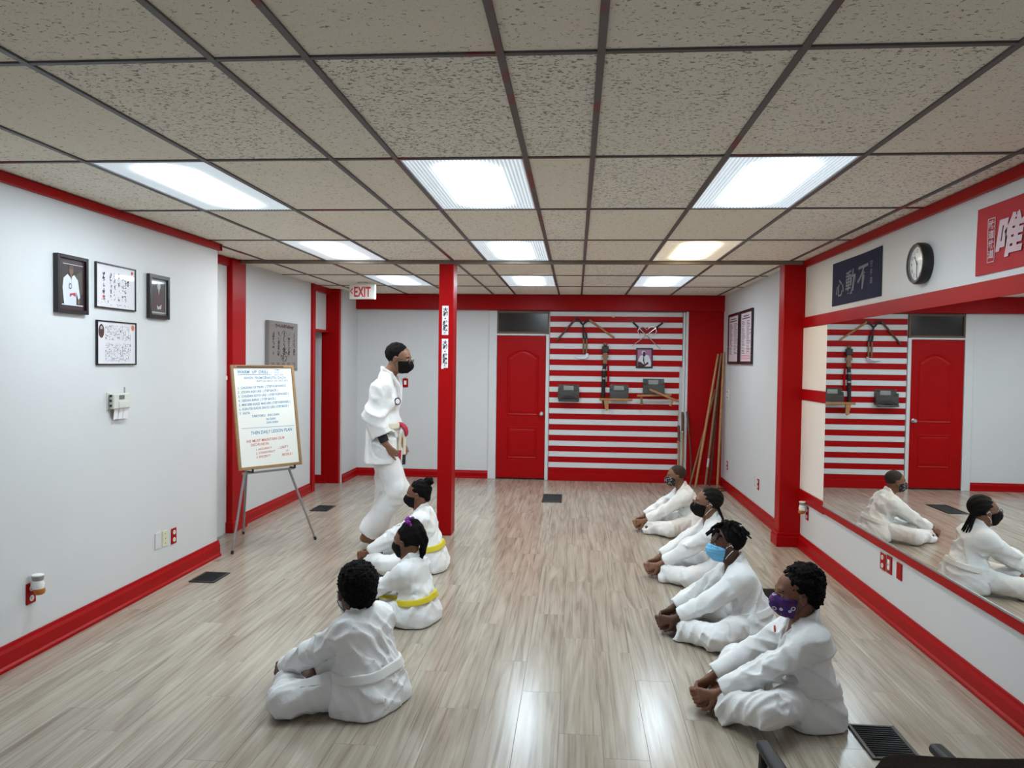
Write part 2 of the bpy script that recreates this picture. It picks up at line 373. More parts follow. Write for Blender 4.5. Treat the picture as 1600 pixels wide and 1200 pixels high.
for n_, (a, b_) in enumerate(((-2.6, -.3), (.1, 1.8))):
    w = empty('window_%d' % (n_+2), (0, 0, 0), label='shop window behind the camera', kind='structure')
    fr = MB().box(a, b_, -3.4, -3.32, .7, .75).box(a, b_, -3.4, -3.32, 2.25, 2.3).box(a, a+.05, -3.4, -3.32, .75, 2.25).box(b_-.05, b_, -3.4, -3.32, .75, 2.25)
    fr.build('window_frame', M['greymetal'], w); MB().box(a+.05, b_-.05, -3.365, -3.36, .75, 2.25).build('pane', M['glasspane'], w)
# back wall: left of the door, over the door
S('wall_back', MB().box(-3.3, -1.172, BY, BY+.12, 0, CZ+.03).box(-1.172, -.396, BY, BY+.12, 2.425, CZ+.03).box(-.396, 2.06, BY+.02, BY+.14, 0, CZ+.03).box(-1.3, -.3, BY+.14, BY+.16, 0, 2.6), M['white'], 'white back wall beside the red door')
MB().box(1.575, 2.06, BY-.05, BY+.02, 0, CZ-.2).build('red_panel', M['redwall'], bpy.data.objects['wall_back'])
S('trim_1', MB().box(-3.2, 2.06, BY-.10, BY, 2.44, CZ, .004), M['red'], 'red beam along the top of the back wall')
MB().box(-.39, 1.62, BY-.03, BY, 2.425, 2.44).build('batten', M['brownpaint'], bpy.data.objects['trim_1'])
# striped wall: each slat a piece
sw = empty('wall_striped', label='back wall covered in red and white horizontal slats', kind='structure')
pitch = .1553
slat_cache = {}
for k in range(31):
    zt = 2.437-k*pitch/2-(.0 if k % 2 == 0 else .0)
    h = .0735 if k % 2 == 0 else .0815
    zt = 2.437-(k//2)*pitch-(0 if k % 2 == 0 else .0735)
    if zt < .13: break
    xr = 1.497 if zt > 1.70 else (1.462 if zt > 1.0 else 1.455)
    key = (k % 2, xr)
    if key not in slat_cache:
        slat_cache[key] = MB().box(-.378, xr, -.014 if k % 2 == 0 else -.006, .02, -h, -.0005, .002).mesh('slat', M['white' if k % 2 == 0 else 'red'])
    link('slat', slat_cache[key], sw, (0, BY, zt))
MB().box(-.378, 1.575, BY-.028, BY, 0, .118, .004).build('slat', M['red'], sw)
MB().box(1.503, 1.535, BY-.03, BY+.02, .118, 2.435, .003).build('batten', M['white'], sw)
MB().box(1.54, 1.575, BY-.045, BY+.02, .118, 2.435, .003).build('batten', M['white'], sw)
# door with transom
d = empty('door_1', label='red panelled door under a dark transom window', kind='structure')
slab = MB().box(-1.138, -.436, BY-.005, BY+.035, .02, 2.075, .002)
slab.build('door_leaf', M['red'], d)
def arch(x0, x1, z0, z1, rise, n=10):
    p = [(x0, z0), (x1, z0), (x1, z1)]
    for k in range(1, n): u = k/n; p.append((x1+(x0-x1)*u, z1+rise*math.sin(math.pi*u)))
    return p+[(x0, z1)]
def ring(mb, outer, inner, y0, y1):
    n = len(outer)
    for (a, ya), (b_, yb) in (((outer, y0), (inner, y1)),):
        vs = [(x, ya, z) for x, z in a]+[(x, yb, z) for x, z in b_]
        mb.add(vs, [(i, (i+1) % n, (i+1) % n+n, i+n) for i in range(n)])
def panel(x0, x1, z0, z1, rise):
    mb = MB(); A = [arch(x0+t, x1-t, z0+t, z1-t, rise) for t in (0, .012, .03, .055)]
    ring(mb, A[0], A[1], -.0055, -.014); ring(mb, A[1], A[2], -.014, -.004+-.002); ring(mb, A[2], A[3], -.006, -.012)
    mb.quad([(x, -.012, z) for x, z in A[3]])
    o = mb.build('door_panel', M['red'], d); o.location = (0, BY, 0)
panel(-.99, -.53, .925, 1.78, .10); panel(-.98, -.545, .30, .765, 0)
kn = MB().lathe([(.03, 0), (.03, -.008), (.012, -.012), (.012, -.035), (.026, -.045), (.03, -.06), (.022, -.075), (.0, -.078)], 16, 'y', (-.487, BY-.005, .955))
kn.build('door_knob', M['metal'], d)
cs = MB().box(-1.256, -1.142, BY-.02, BY+.01, 0, 2.435, .003).box(-.432, -.385, BY-.025, BY+.01, 0, 2.10, .003).box(-1.142, -.432, BY-.02, BY+.01, 2.08, 2.105, .003)
cs.build('casing', M['white'], d)
w1 = empty('window_1', label='dark transom window over the red door', kind='structure')
MB().box(-1.142, -.396, BY-.015, BY+.03, 2.105, 2.135, .003).box(-1.142, -.396, BY-.015, BY+.03, 2.40, 2.437, .003).box(-1.142, -1.122, BY-.015, BY+.03, 2.135, 2.40).box(-.416, -.396, BY-.015, BY+.03, 2.135, 2.40).build('window_frame', M['brownpaint'], w1)
MB().box(-1.122, -.416, BY+.012, BY+.02, 2.135, 2.40).build('pane', M['darkglass'], w1)

# pillars
S('pillar_middle', MB().box(-1.327, -1.185, 7.30, 7.52, 0, CZ-.004, .006), M['red'], 'red square post standing in the middle of the floor')
S('pillar_left', MB().box(-3.43, -3.30, 7.12, 7.42, 0, CZ-.004, .005), M['red'], 'red post by the wall behind the whiteboard')
pr_ = S('pillar_right', MB().box(1.915, 2.12, 7.30, 7.47, 0, CZ-.004, .005), M['red'], 'red post beside the mirror wall')
MB().box(1.89, 2.12, 7.275, 7.49, 0, .10, .004).box(1.898, 2.12, 7.283, 7.485, .10, .13, .004).build('plinth', M['red'], pr_)
MB().box(-3.445, -3.285, 7.105, 7.435, 0, .105, .004).build('plinth', M['red'], bpy.data.objects['pillar_left'])

# baseboards, crowns, rails
def base_profile(mb, x, y0, y1, side, h=.13, t=.018):   # along y on a wall plane x; side = direction into the room
    P = [(0, 0), (t*1.5, 0), (t*1.5, .018), (t, .028), (t, h*.72), (t*.55, h*.86), (t*.45, h), (0, h)]
    vs = [(x+side*a, y0, b_) for a, b_ in P]+[(x+side*a, y1, b_) for a, b_ in P]; n = len(P)
    mb.add(vs, [tuple(range(n)), tuple(range(2*n-1, n-1, -1))]+[(i, (i+1) % n, (i+1) % n+n, i+n) for i in range(n)])
    return mb
def base_x(mb, y, x0, x1, h=.13, t=.018):               # along x on a wall facing -y
    P = [(0, 0), (t*1.5, 0), (t*1.5, .018), (t, .028), (t, h*.72), (t*.55, h*.86), (t*.45, h), (0, h)]
    vs = [(x0, y-a, b_) for a, b_ in P]+[(x1, y-a, b_) for a, b_ in P]; n = len(P)
    mb.add(vs, [tuple(range(n)), tuple(range(2*n-1, n-1, -1))]+[(i, (i+1) % n, (i+1) % n+n, i+n) for i in range(n)])
    return mb
S('baseboard_left', base_profile(base_x(MB(), 6.12, LX-.12, LX+.01), LX, -3.3, 6.285, 1, .135, .022), M['red'])
S('baseboard_right', base_profile(MB(), RX, -3.3, 7.28, -1, .125, .022), M['red'])
S('baseboard_far_left', base_profile(MB(), -3.36, 7.42, 9.46, 1, .12), M['red'])
S('baseboard_far_right', base_profile(MB(), 2.06, 7.49, 10.95, -1, .12), M['red'])
S('baseboard_back', base_x(base_x(MB(), BY, -3.2, -1.256, .115), BY-.05, 1.575, 2.06, .12), M['red'])
S('trim_2', MB().box(LX, LX+.03, -3.3, 6.28, 2.605, CZ, .003).box(LX-.12, LX+.03, 6.25, 6.30, 2.605, CZ, .003), M['red'], 'red crown board along the top of the picture wall')
S('trim_3', MB().box(RX-.03, RX, -3.3, 7.30, 2.60, CZ, .003), M['red'], 'red crown board along the top of the mirror wall')
S('trim_4', MB().box(-3.36, -3.33, 6.15, 7.12, 2.58, CZ, .003), M['red'], 'red board at the top beside the red post')
S('trim_5', MB().box(RX-.022, RX, -3.3, 7.30, 2.045, 2.14, .003), M['red'], 'red rail above the mirror')
S('trim_6', MB().box(RX-.022, RX, 6.60, 7.30, 1.38, 1.478, .003), M['red'], 'short red rail beside the mirror')
S('trim_7', MB().box(RX-.022, RX, 6.60, 7.30, .445, .55, .003).box(RX-.022, RX, -3.3, 6.60, .455, .52, .003), M['red'], 'red rail under the mirror')
S('trim_8', MB().box(RX-.012, RX, 6.60, 7.30, 1.478, 2.045, .003), M['cream'], 'cream wall panel beside the mirror, upper')
S('trim_9', MB().box(RX-.012, RX, 6.60, 7.30, .55, 1.38, .003), M['cream'], 'cream wall panel beside the mirror, lower')
mirror_m = mat('mirror_silver', (.90, .92, .91, 1), .0, metal=1)
mi = empty('mirror', (RX, 0, 0), 0, 'long wall mirror reflecting the red door and two children', 'mirror')
for a, b_ in ((-.4, 1.6), (1.6, 3.1), (3.1, 6.60)):
    MB().box(-.020, -.006, a+.0005, b_-.0005, .52, 2.06).build('mirror_panel', [mirror_m], mi)
MB().box(-.026, -.004, -.4, 6.60, .512, .522).build('mirror_channel', M['greymetal'], mi)

# doorway in the far left wall and the white return to the corner
dw = S('trim_10', MB().box(-3.47, -3.33, 9.46, 9.565, 0, CZ, .004).box(-3.47, -3.34, 9.565, 10.2, 2.585, CZ, .004).box(-3.44, -3.35, 9.565, 10.2, 2.06, 2.092, .003), M['red'], 'red frame of the open doorway')
S('trim_11', MB().box(-3.47, -3.225, 10.2, 10.28, 0, CZ, .004), M['red'], 'broad red door post by the corner')
S('wall_alcove', MB().box(-4.6, -3.47, 10.2, 10.3, 0, 2.62).box(-4.6, -4.5, 9.3, 10.2, 0, 2.62).box(-4.6, -3.48, 9.2, 9.3, 0, 2.62).box(-4.5, -3.47, 9.3, 10.2, 2.55, 2.62).box(-3.44, -3.41, 9.565, 10.2, 2.09, 2.585), M['white'], 'white passage seen through the doorway')
S('baseboard_alcove', base_x(MB(), 10.2, -4.5, -3.40, .115), M['red'])
S('wall_corner', MB().box(-3.34, -3.20, 10.28, 11.0, 0, CZ+.03), M['white'], 'short white wall in the far corner')
S('baseboard_corner', base_profile(MB(), -3.20, 10.28, 11.0, 1, .115), M['red'])
# ---------------------------------------------------------------- things on the walls
# wall items are drawn facing -y (x to the right, z up) and turned onto their wall
WALL = {'left': (math.pi/2, LX), 'right': (-math.pi/2, RX), 'farright': (-math.pi/2, 2.06), 'farleft': (math.pi/2, -3.36), 'back': (0, BY)}
def on_wall(name, wall, along, z, label, cat, group=None):
    rz, pos = WALL[wall]
    loc = (along, pos, z) if wall == 'back' else (pos, along, z)
    return empty(name, loc, rz, label, cat, group)
def frame_parts(t, w, h, depth, bw, fm, backing, glass=False):
    b = MB(); hw, hh = w/2, h/2
    for x0, x1, z0, z1 in ((-hw, -hw+bw, -hh, hh), (hw-bw, hw, -hh, hh), (-hw+bw, hw-bw, -hh, -hh+bw), (-hw+bw, hw-bw, hh-bw, hh)):
        b.box(x0, x1, -depth, 0, z0, z1, .002)
    b.build('frame', fm, t)
    MB().box(-hw+bw, hw-bw, -depth*.55, -.001, -hh+bw, hh-bw).build('backing', backing, t)
    return -depth*.55
def ell_poly(cx, cz, rx, rz, n=18, a0=0, a1=2*math.pi):
    return [(cx+rx*math.cos(a0+(a1-a0)*k/n), cz+rz*math.sin(a0+(a1-a0)*k/n)) for k in range(n)]
def flat(t, name, polys, mats, y):
    mb = MB()
    for i, (mi_, P) in enumerate(polys):
        mb.mi = mi_; mb.quad([(x, y-.0004*(i+1), z) for x, z in P])
    me = bpy.data.meshes.new(name); me.from_pydata(mb.v, [], mb.f)
    for m in mats: me.materials.append(m)
    me.polygons.foreach_set('material_index', mb.m)
    return tag(link(name, me, t), kind='stuff')
P_dark = mat('photo_dark', (.022, .018, .016, 1), .5); P_mid = mat('photo_brown', (.06, .05, .042, 1), .5)
P_white = mat('photo_white', (.62, .64, .68, 1), .5); P_skin = mat('photo_skin', (.16, .085, .05, 1), .5)
P_red = mat('photo_red', (.40, .03, .05, 1), .5); P_grey = mat('photo_grey', (.12, .12, .115, 1), .5)
P_pale = mat('photo_pale_grey', (.40, .40, .38, 1), .5); P_maroon = mat('photo_maroon', (.045, .012, .014, 1), .5)
for _m in (P_dark, P_mid, P_white, P_skin, P_red, P_grey, P_pale, P_maroon):
    _m.node_tree.nodes['Principled BSDF'].inputs['Coat Weight'].default_value = 1.0
P_mauve = mat('print_mauve', (.36, .13, .27, 1), .6); P_brown = mat('print_dark_brown', (.035, .006, .008, 1), .6)
mahog = mat('mahogany_mat', (.028, .010, .013, 1), .3)

# photograph of a figure in a white uniform
t = on_wall('framed_photograph', 'left', 4.365, 2.122, 'dark framed colour photograph of a figure in white uniform with red belt', 'picture', 'framed pictures on the left wall')
y = frame_parts(t, .285, .345, .03, .022, M['frame'], mahog)
flat(t, 'photo', [(0, [(-.095, -.125), (.10, -.125), (.10, .12), (-.095, .12)]),
    (1, [(.02, .05), (.10, .10), (.10, -.05), (.06, -.06)]),
    (2, [(-.04, .06), (-.01, .04), (.02, .06), (.055, .03), (.075, -.07), (.06, -.09), (.04, -.04), (.04, -.125), (-.07, -.125), (-.085, -.02), (-.075, .035)]),
    (3, ell_poly(-.008, .085, .02, .028)), (1, ell_poly(-.008, .104, .021, .012)), (3, [(-.018, .06), (.002, .06), (-.006, .025)]),
    (4, [(-.022, -.055), (.03, -.045), (.032, -.072), (.0, -.06), (-.02, -.075)]), (5, ell_poly(-.018, -.01, .014, .018)),
    (2, ell_poly(-.018, -.01, .009, .012)), (2, [(-.095, -.125), (.10, -.125), (.10, -.119), (-.095, -.119)]), (2, [(-.085, .118), (.10, .118), (.10, .121), (-.085, .121)]),
    (3, ell_poly(.055, -.10, .012, .016))], [P_dark, P_mid, P_white, P_skin, P_red, P_maroon], y)
# square certificate with brush columns
t = on_wall('framed_certificate', 'left', 4.823, 2.15, 'square certificate with black brush columns hung between the two dark photographs', 'picture', 'framed pictures on the left wall')
y = frame_parts(t, .44, .29, .016, .009, M['frame'], M['glazed'])
mb = MB()
for k, (x, n_, s_) in enumerate(((-.135, 30, .024), (-.06, 24, .02), (-.02, 22, .018), (.03, 24, .018), (.07, 24, .017), (.10, 26, .02), (.13, 8, .024))):
    marks(mb, x-.008, x+.008, -.09 if k < 6 else .02, .09 if k < 6 else .06, y-.0006, n_, s_, k)
marks(mb, -.19, -.08, -.12, -.085, y-.0006, 14, .012, 33); marks(mb, -.08, .15, -.125, -.11, y-.0006, 16, .013, 34)
tag(mb.build('brush_writing', M['ink'], t), kind='stuff')
flat(t, 'seal', [(0, ell_poly(.178, .112, .012, .012)), (0, [(-.148, -.075), (-.122, -.075), (-.122, -.062), (-.148, -.062)])], [M['inkred']], y)
# elder portrait
t = on_wall('framed_photograph', 'left', 5.325, 2.13, 'smaller black and white portrait photograph in a black frame, nearest the red post', 'picture', 'framed pictures on the left wall')
y = frame_parts(t, .27, .315, .028, .028, M['frame'], P_grey)
flat(t, 'photo', [(0, [(-.09, -.12), (.09, -.12), (.09, .12), (-.09, .12)]), (1, [(-.09, .12), (-.085, -.12), (-.09, -.12)]),
    (2, [(-.05, .03), (-.02, .045), (.02, .045), (.055, .02), (.075, -.10), (-.075, -.10)]),
    (3, ell_poly(0, .08, .022, .030)), (3, [(-.008, .05), (.008, .05), (.0, .015)]), (3, [(-.03, -.06), (.0, -.07), (.035, -.05), (.03, -.085), (-.02, -.09)]),
    (3, [(-.09, -.118), (.088, -.118), (.088, -.108), (-.09, -.108)]), (3, [(.082, -.11), (.088, -.11), (.088, .11), (.082, .11)])], [P_dark, P_grey, P_maroon, P_pale], y)
# scroll of precepts
t = on_wall('framed_certificate', 'left', 4.83, 1.783, 'square framed text with small oval portrait and orange seal, under the certificate', 'picture', 'framed pictures on the left wall')
y = frame_parts(t, .435, .288, .016, .009, M['frame'], M['glazed'])
mb = MB()
for k in range(15):
    x = -.12+k*.0178
    marks(mb, x-.004, x+.004, .02, .115, y-.0006, 13, .013, 50+k); marks(mb, x-.004, x+.004, -.12, -.0, y-.0006, 15, .013, 80+k)
marks(mb, .145, .152, -.06, .06, y-.0006, 14, .016, 99)
tag(mb.build('brush_writing', M['ink'], t), kind='stuff')
flat(t, 'oval_portrait', [(0, ell_poly(-.168, .075, .03, .045)), (1, ell_poly(-.168, .095, .011, .013)), (2, ell_poly(-.168, .062, .024, .024)), (3, ell_poly(.178, .108, .018, .02))], [P_dark, P_pale, P_maroon, mat('orange_seal', (.62, .14, .06, 1), .6)], y)
# thermostat with instruction cards
t = on_wall('thermostat', 'left', 4.83, 1.40, 'beige programmable thermostat with small paper cards hanging under it', 'thermostat')
MB().box(-.105, .09, -.006, 0, -.055, .06, .002).build('back_plate', M['beige'], t)
MB().box(-.09, .095, -.045, -.006, -.05, .052, .006).build('body', M['beige'], t)
MB().box(-.035, .025, -.0465, -.044, .012, .04, .001).build('display', M['lcd'], t)
MB().box(-.04, .085, -.050, -.044, -.045, -.002, .002).build('flap', M['beige'], t)
for k in range(3): MB().box(-.104, -.088, -.03, -.02, .03-.032*k, .046-.032*k, .002).build('button', M['dark'], t)
for k in range(3):
    o = MB().box(-.03, .03, -.0012, 0, -.075, 0).build('card', M['paper'], t); o.location = (-.035+.052*k, -.03-.003*k, -.045); o.rotation_euler = (.15, .08*(k-1), 0)
MB().box(.055, .06, -.03, -.02, .05, .09, .001).build('antenna', M['greymetal'], t)

def plate(wall, along, z, label, kind, pm, cat='outlet', group=None, w=.075, h=.12):
    t = on_wall('wall_outlet' if kind in ('duplex', 'gfci') else 'wall_plate', wall, along, z, label, cat, group)
    MB().box(-w/2, w/2, -.007, 0, -h/2, h/2, .003).build('plate', pm, t)
    face = M['whiteplastic']
    if kind == 'duplex':
        for s_ in (1, -1):
            o = MB().prism([(a, b+.028*s_) for a, b in ell_poly(0, 0, .017, .0165, 14)], -.0105, -.006).build('receptacle', face, t)
            MB().box(-.007, -.004, -.0112, -.010, .028*s_-.002, .028*s_+.008).box(.004, .007, -.0112, -.010, .028*s_-.002, .028*s_+.008).box(-.002, .002, -.0112, -.010, .028*s_-.01, .028*s_-.006).build('slot', M['dark'], o)
    if kind == 'gfci':
        o = MB().box(-.017, .017, -.0105, -.006, -.034, .034, .001).build('receptacle', M['cream'], t)
        MB().box(-.005, .005, -.0112, -.010, -.006, .006).build('button', M['dark'], o)
    if kind == 'screws3':
        for q in (-1, 0, 1): MB().lathe([(.004, -.006), (.005, -.008), (.001, -.0095)], 10, 'y', (0, 0, .036*q)).build('screw', M['brownwood'], t)
    if kind in ('blank', 'dimmer'):
        for q in (-1, 1): MB().lathe([(.003, -.006), (.0035, -.0078), (.001, -.0085)], 8, 'y', (0, 0, .042*q)).build('screw', pm, t)
    if kind == 'dimmer': MB().box(-.016, .016, -.0105, -.006, -.033, .033, .002).build('paddle', face, t)
    return t
plate('left', 4.025, .358, 'red wall outlet holding an air freshener on the picture wall', 'duplex', M['red'])
plate('left', 5.335, .35, 'white blank wall plate left of the ivory plate', 'blank', M['white'], 'wall plate')
plate('left', 5.432, .345, 'ivory wall plate with three screws', 'screws3', M['plateiv'], 'wall plate')
plate('left', 5.557, .335, 'red duplex outlet right of the ivory plate on the picture wall', 'duplex', M['red'])
plate('right', 5.37, .366, 'red duplex outlet under the mirror, first of three plates from the red post', 'duplex', M['red'], 'outlet', None, .085, .115)
plate('right', 5.265, .371, 'red plate with cream test outlet, middle of the three under the mirror', 'gfci', M['red'], 'outlet', None, .085, .12)
plate('right', 5.105, .37, 'blank red wall plate under the mirror', 'blank', M['red'], 'wall plate', None, .08, .11)
plate('right', 7.085, .357, 'red outlet holding an air freshener beside the right red post', 'duplex', M['red'])
plate('farright', 10.50, .335, 'red outlet on the far right wall near the leaning staffs', 'duplex', M['red'])
plate('farright', 8.74, .36, 'red outlet on the far right wall beside a white plate', 'duplex', M['red'])
plate('farright', 8.93, .37, 'white wall plate beside the red outlet on the far right wall', 'blank', M['white'], 'wall plate')
for k in range(2):
    t = on_wall('light_switch', 'farright', 10.55, 1.33-.075*k, '%s white light switch plate below the tall framed notices' % ('upper' if k == 0 else 'lower'), 'switch')
    MB().box(-.055, .055, -.006, 0, -.03, .03, .002).build('plate', M['whiteplastic'], t)
    for s_ in (-.024, .024): MB().box(s_-.006, s_+.006, -.014, -.005, -.012, .012, .002).build('toggle', M['greymetal'], t)
t = on_wall('wall_plate', 'back', -2.48, 1.375, 'small red call point with white centre on the back wall behind the instructor', 'alarm')
MB().box(-.04, .04, -.02, 0, -.065, .06, .004).build('plate', M['red'], t)
MB().box(-.018, .018, -.026, -.019, -.03, .03, .003).build('lever', M['whiteplastic'], t)
MB().box(-.02, .02, -.03, 0, .06, .075, .003).build('cap', M['greymetal'], t)

def freshener(wall, along, z, label):
    t = on_wall('air_freshener', wall, along, z, label, 'air freshener')
    MB().lathe([(.018, .0), (.030, .006), (.033, .03), (.026, .055), (.024, .07)], 18, 'z', (0, -.045, -.02)).build('body', M['whiteplastic'], t)
    MB().lathe([(.020, -.035), (.029, -.028), (.031, -.012), (.029, -.004)], 18, 'z', (0, -.053, -.012)).build('oil_bottle', M['amber'], t)
    MB().lathe([(.024, .05), (.029, .055), (.031, .078)], 18, 'z', (0, -.045, -.02)).build('collar', M['greymetal'], t)
    MB().lathe([(.031, .078), (.031, .084), (.02, .088)], 18, 'z', (0, -.045, -.02)).build('cap', M['whiteplastic'], t)
    MB().box(-.013, .013, -.022, -.0075, -.012, .02, .003).build('plug', M['whiteplastic'], t)
freshener('left', 4.025, .40, 'white plug-in air freshener with amber oil on the picture wall')
freshener('right', 7.085, .40, 'white plug-in air freshener with amber oil beside the right red post')
t = empty('sensor_box', (-3.385, 7.12, 1.505), 0, 'small white box with black end fixed to the red post behind the whiteboard', 'sensor')
MB().box(-.045, .035, -.03, 0, -.02, .02, .003).build('case', M['whiteplastic'], t); MB().box(-.055, -.045, -.028, -.002, -.017, .017).build('end_cap', M['dark'], t)

# grey canvas print on the far left wall
t = on_wall('canvas_print', 'farleft', 8.46, 1.835, 'grey canvas print with an oval diagram and writing, above the whiteboard', 'canvas')
MB().box(-.425, .425, -.045, 0, -.28, .28, .004).build('canvas', M['canvas'], t)
mb = MB()
for k in range(24):   # pointed oval outline
    a0, a1 = math.pi*2*k/24, math.pi*2*(k+1)/24
    f = lambda a: (.13*math.sin(a), .0+.17*math.cos(a)*(1 if math.cos(a) < 0 else 1.08))
    p, q = f(a0), f(a1); nx, nz = q[1]-p[1], -(q[0]-p[0]); l = math.hypot(nx, nz); nx, nz = nx/l*.006, nz/l*.006
    mb.quad([(p[0], -.0456, p[1]), (q[0], -.0456, q[1]), (q[0]+nx, -.0456, q[1]+nz), (p[0]+nx, -.0456, p[1]+nz)])
for x in (-.31, -.16, 0, .15, .31): marks(mb, x-.02, x+.02, -.10, .16, -.0456, 34, .045, int(x*100)+70)
marks(mb, -.07, .07, -.16, -.02, -.0456, 30, .05, 5)
for x in (-.32, -.17, -.02, .14, .30):
    for z in (-.19, -.205, -.225): mb.box(x-.045, x+.045, -.0458, -.045, z, z+.006)
tag(mb.build('diagram', M['canvasink'], t), kind='stuff')
mb = MB(); marks(mb, -.24, .28, .215, .245, -.0456, 60, .05, 11); mb.box(.0, .42, -.0458, -.045, -.262, -.252); tag(mb.build('heading', M['canvasred'], t), kind='stuff')

# banners, clock, notices
t = on_wall('cloth_banner', 'right', 6.03, 2.36, 'navy cloth banner with three grey brush characters', 'banner')
def cloth(w, h, m, seed):
    mb = MB(); nx, nz = 24, 10; r = random.Random(seed); vs = []
    for j in range(nz+1):
        for i in range(nx+1):
            u, v = i/nx, j/nz; vs.append((-w/2+w*u, -.006-.003*math.sin(7*u+seed)*math.sin(3*v+1), -h/2+h*v-.004*math.sin(math.pi*u)*(v)))
    mb.add(vs, [(j*(nx+1)+i, j*(nx+1)+i+1, (j+1)*(nx+1)+i+1, (j+1)*(nx+1)+i) for j in range(nz) for i in range(nx)], True)
    mb.add([(x, y+.003, z) for x, y, z in vs], [(j*(nx+1)+i, j*(nx+1)+i+1, (j+1)*(nx+1)+i+1, (j+1)*(nx+1)+i) for j in range(nz) for i in range(nx)], True)
    return mb.build('cloth', m, t)
cloth(1.02, .35, M['navy'], 3)
mb = MB()
put_text(mb, '心', .15, -.315, -.095, -.0105, .12, 1.25, .04, .002, True); put_text(mb, '動', .20, -.08, -.09, -.0105, .12, 1.15, .04, .002, True); put_text(mb, '不', .20, .175, -.075, -.0105, .12, 1.1, .04, .003, True)
for k, ch in enumerate('空手道'): put_text(mb, ch, .05, .335, .055-.06*k, -.0105, 0, 1.1, 0, .0005, True)
mb.build('brush_writing', M['navyprint'], t)
t = on_wall('cloth_banner', 'right', 3.73, 2.352, 'red cloth banner with large pale brush characters', 'banner')
cloth(1.05, .35, M['redcloth'], 8)
mb = MB()
put_text(mb, '唯', .21, -.205, -.085, -.0105, .2, 1.15, 0, .008, True); put_text(mb, '一', .2, .12, -.07, -.0105, .2, 1.1, 0, .008, True)
for k, ch in enumerate('武道武道'): put_text(mb, ch, .045, -.375, .055-.05*k, -.0105, 0, 1.2, 0, .001, True)
for a in ((-.41, -.405, -.12, .105), (-.345, -.34, -.12, .105), (-.41, -.34, -.12, -.116), (-.41, -.34, .101, .105)): mb.box(a[0], a[1], -.0106, -.0096, a[2], a[3])
mb.build('brush_writing', M['pinkprint'], t)
t = on_wall('wall_clock', 'right', 4.87, 2.325, 'round black rimmed wall clock with white face', 'clock')
rim = MB().lathe([(.120, 0), (.126, -.015), (.126, -.05), (.118, -.062), (.106, -.062), (.102, -.040)], 40, 'y', (0, 0, 0), False); rim.build('rim', M['dark'], t)
MB().lathe([(.103, -.030), (.103, -.044), (.0, -.0442)], 40, 'y').build('face', M['whiteplastic'], t)
for k in range(1, 13):
    mb = MB(); a = math.radians(90-30*k); put_text(mb, str(k), .032, .078*math.cos(a), .078*math.sin(a)-.012, -.0455, 0, 1, 0, .0005, True); mb.build('numeral', M['ink'], t)
for nm, a, l, w in (('minute_hand', math.radians(180), .085, .004), ('hour_hand', math.radians(-35), .055, .006)):
    o = MB().box(-w, w, -.0485, -.047, -.012, l, .0003).build(nm, M['ink'], t); o.rotation_euler = (0, a, 0)
MB().lathe([(.006, -.046), (.006, -.050)], 12, 'y').build('hub', M['ink'], t)
glass = mat('clock_glass', (1, 1, 1, 1), .02, alpha=.10)
MB().lathe([(.106, -.056), (.106, -.0575), (.0, -.0585)], 40, 'y').build('crystal', glass, t)
for k, (yy, lab) in enumerate(((9.46, 'tall black framed notice on the far right wall, nearer the red post'), (10.20, 'tall black framed notice on the far right wall, nearer the corner'))):
    t = on_wall('framed_notice', 'farright', yy, 2.035, lab, 'picture', 'tall framed notices')
    y = frame_parts(t, .665, .66, .025, .035, M['frame'], M['pinkpaper'])
    mb = MB()
    for z in np.linspace(.19, -.2, 22):
        mb.box(-.26, -.26+random.uniform(.12, .22), y-.0008, y, z, z+.007); mb.box(.02, .02+random.uniform(.12, .24), y-.0008, y, z, z+.007)
    for z, s_ in ((.25, .16), (.222, .24)): mb.box(-s_, s_*.8, y-.0008, y, z, z+.014)
    mb.build('text_lines', M['canvasink'], t)
    if k == 0:
        mb = MB()
        for z in (-.225, -.245, -.268): mb.box(-.26, .24, y-.0008, y, z, z+.007)
        mb.build('red_text_lines', M['inkred'], t)
# notices on the post
for k, z in enumerate((2.087, 1.77)):
    t = empty('paper_notice', (-1.262, 7.298, z), 0, '%s white vertical paper with black brush writing on the middle red post' % ('upper' if k == 0 else 'lower'), 'notice', 'paper notices on the red post')
    MB().box(-.031, .031, -.001, 0, -.14, .14).build('sheet', M['paper'], t)
    if k == 1: MB().box(-.034, -.012, -.002, -.001, -.15, -.115).build('curled_corner', M['paper'], t)
    mb = MB()
    for q, ch in enumerate('大和・練武館'): put_text(mb, ch, .046, 0, .085-.042*q, -.0015, .1, 1, 0, .0018, True)
    tag(mb.build('brush_writing', M['ink'], t), kind='stuff')
# exit sign hanging from the ceiling
t = empty('exit_sign', (-2.66, 9.35, CZ-.115), -.02, 'white exit sign with red letters hung from the ceiling', 'sign')
MB().box(-.165, .150, -.02, .02, -.092, .092, .005).build('housing', M['exitface'], t)
MB().box(.148, .165, -.022, .022, -.093, .092, .003).build('end_cap', M['whiteplastic'], t)
MB().box(-.06, .06, -.03, .03, .090, .113, .003).build('canopy', M['exitface'], t)
mb = MB(); put_text(mb, 'EXIT', .175, -.108, -.062, -.0212, 0, .60, 0, .004); mb.build('lettering', M['exitred'], t)
mb = MB(); mb.tube([(-.122, -.0205, .035), (-.148, -.0205, .005), (-.122, -.0205, -.025)], .007, 6); mb.build('arrow', M['exitred'], t)

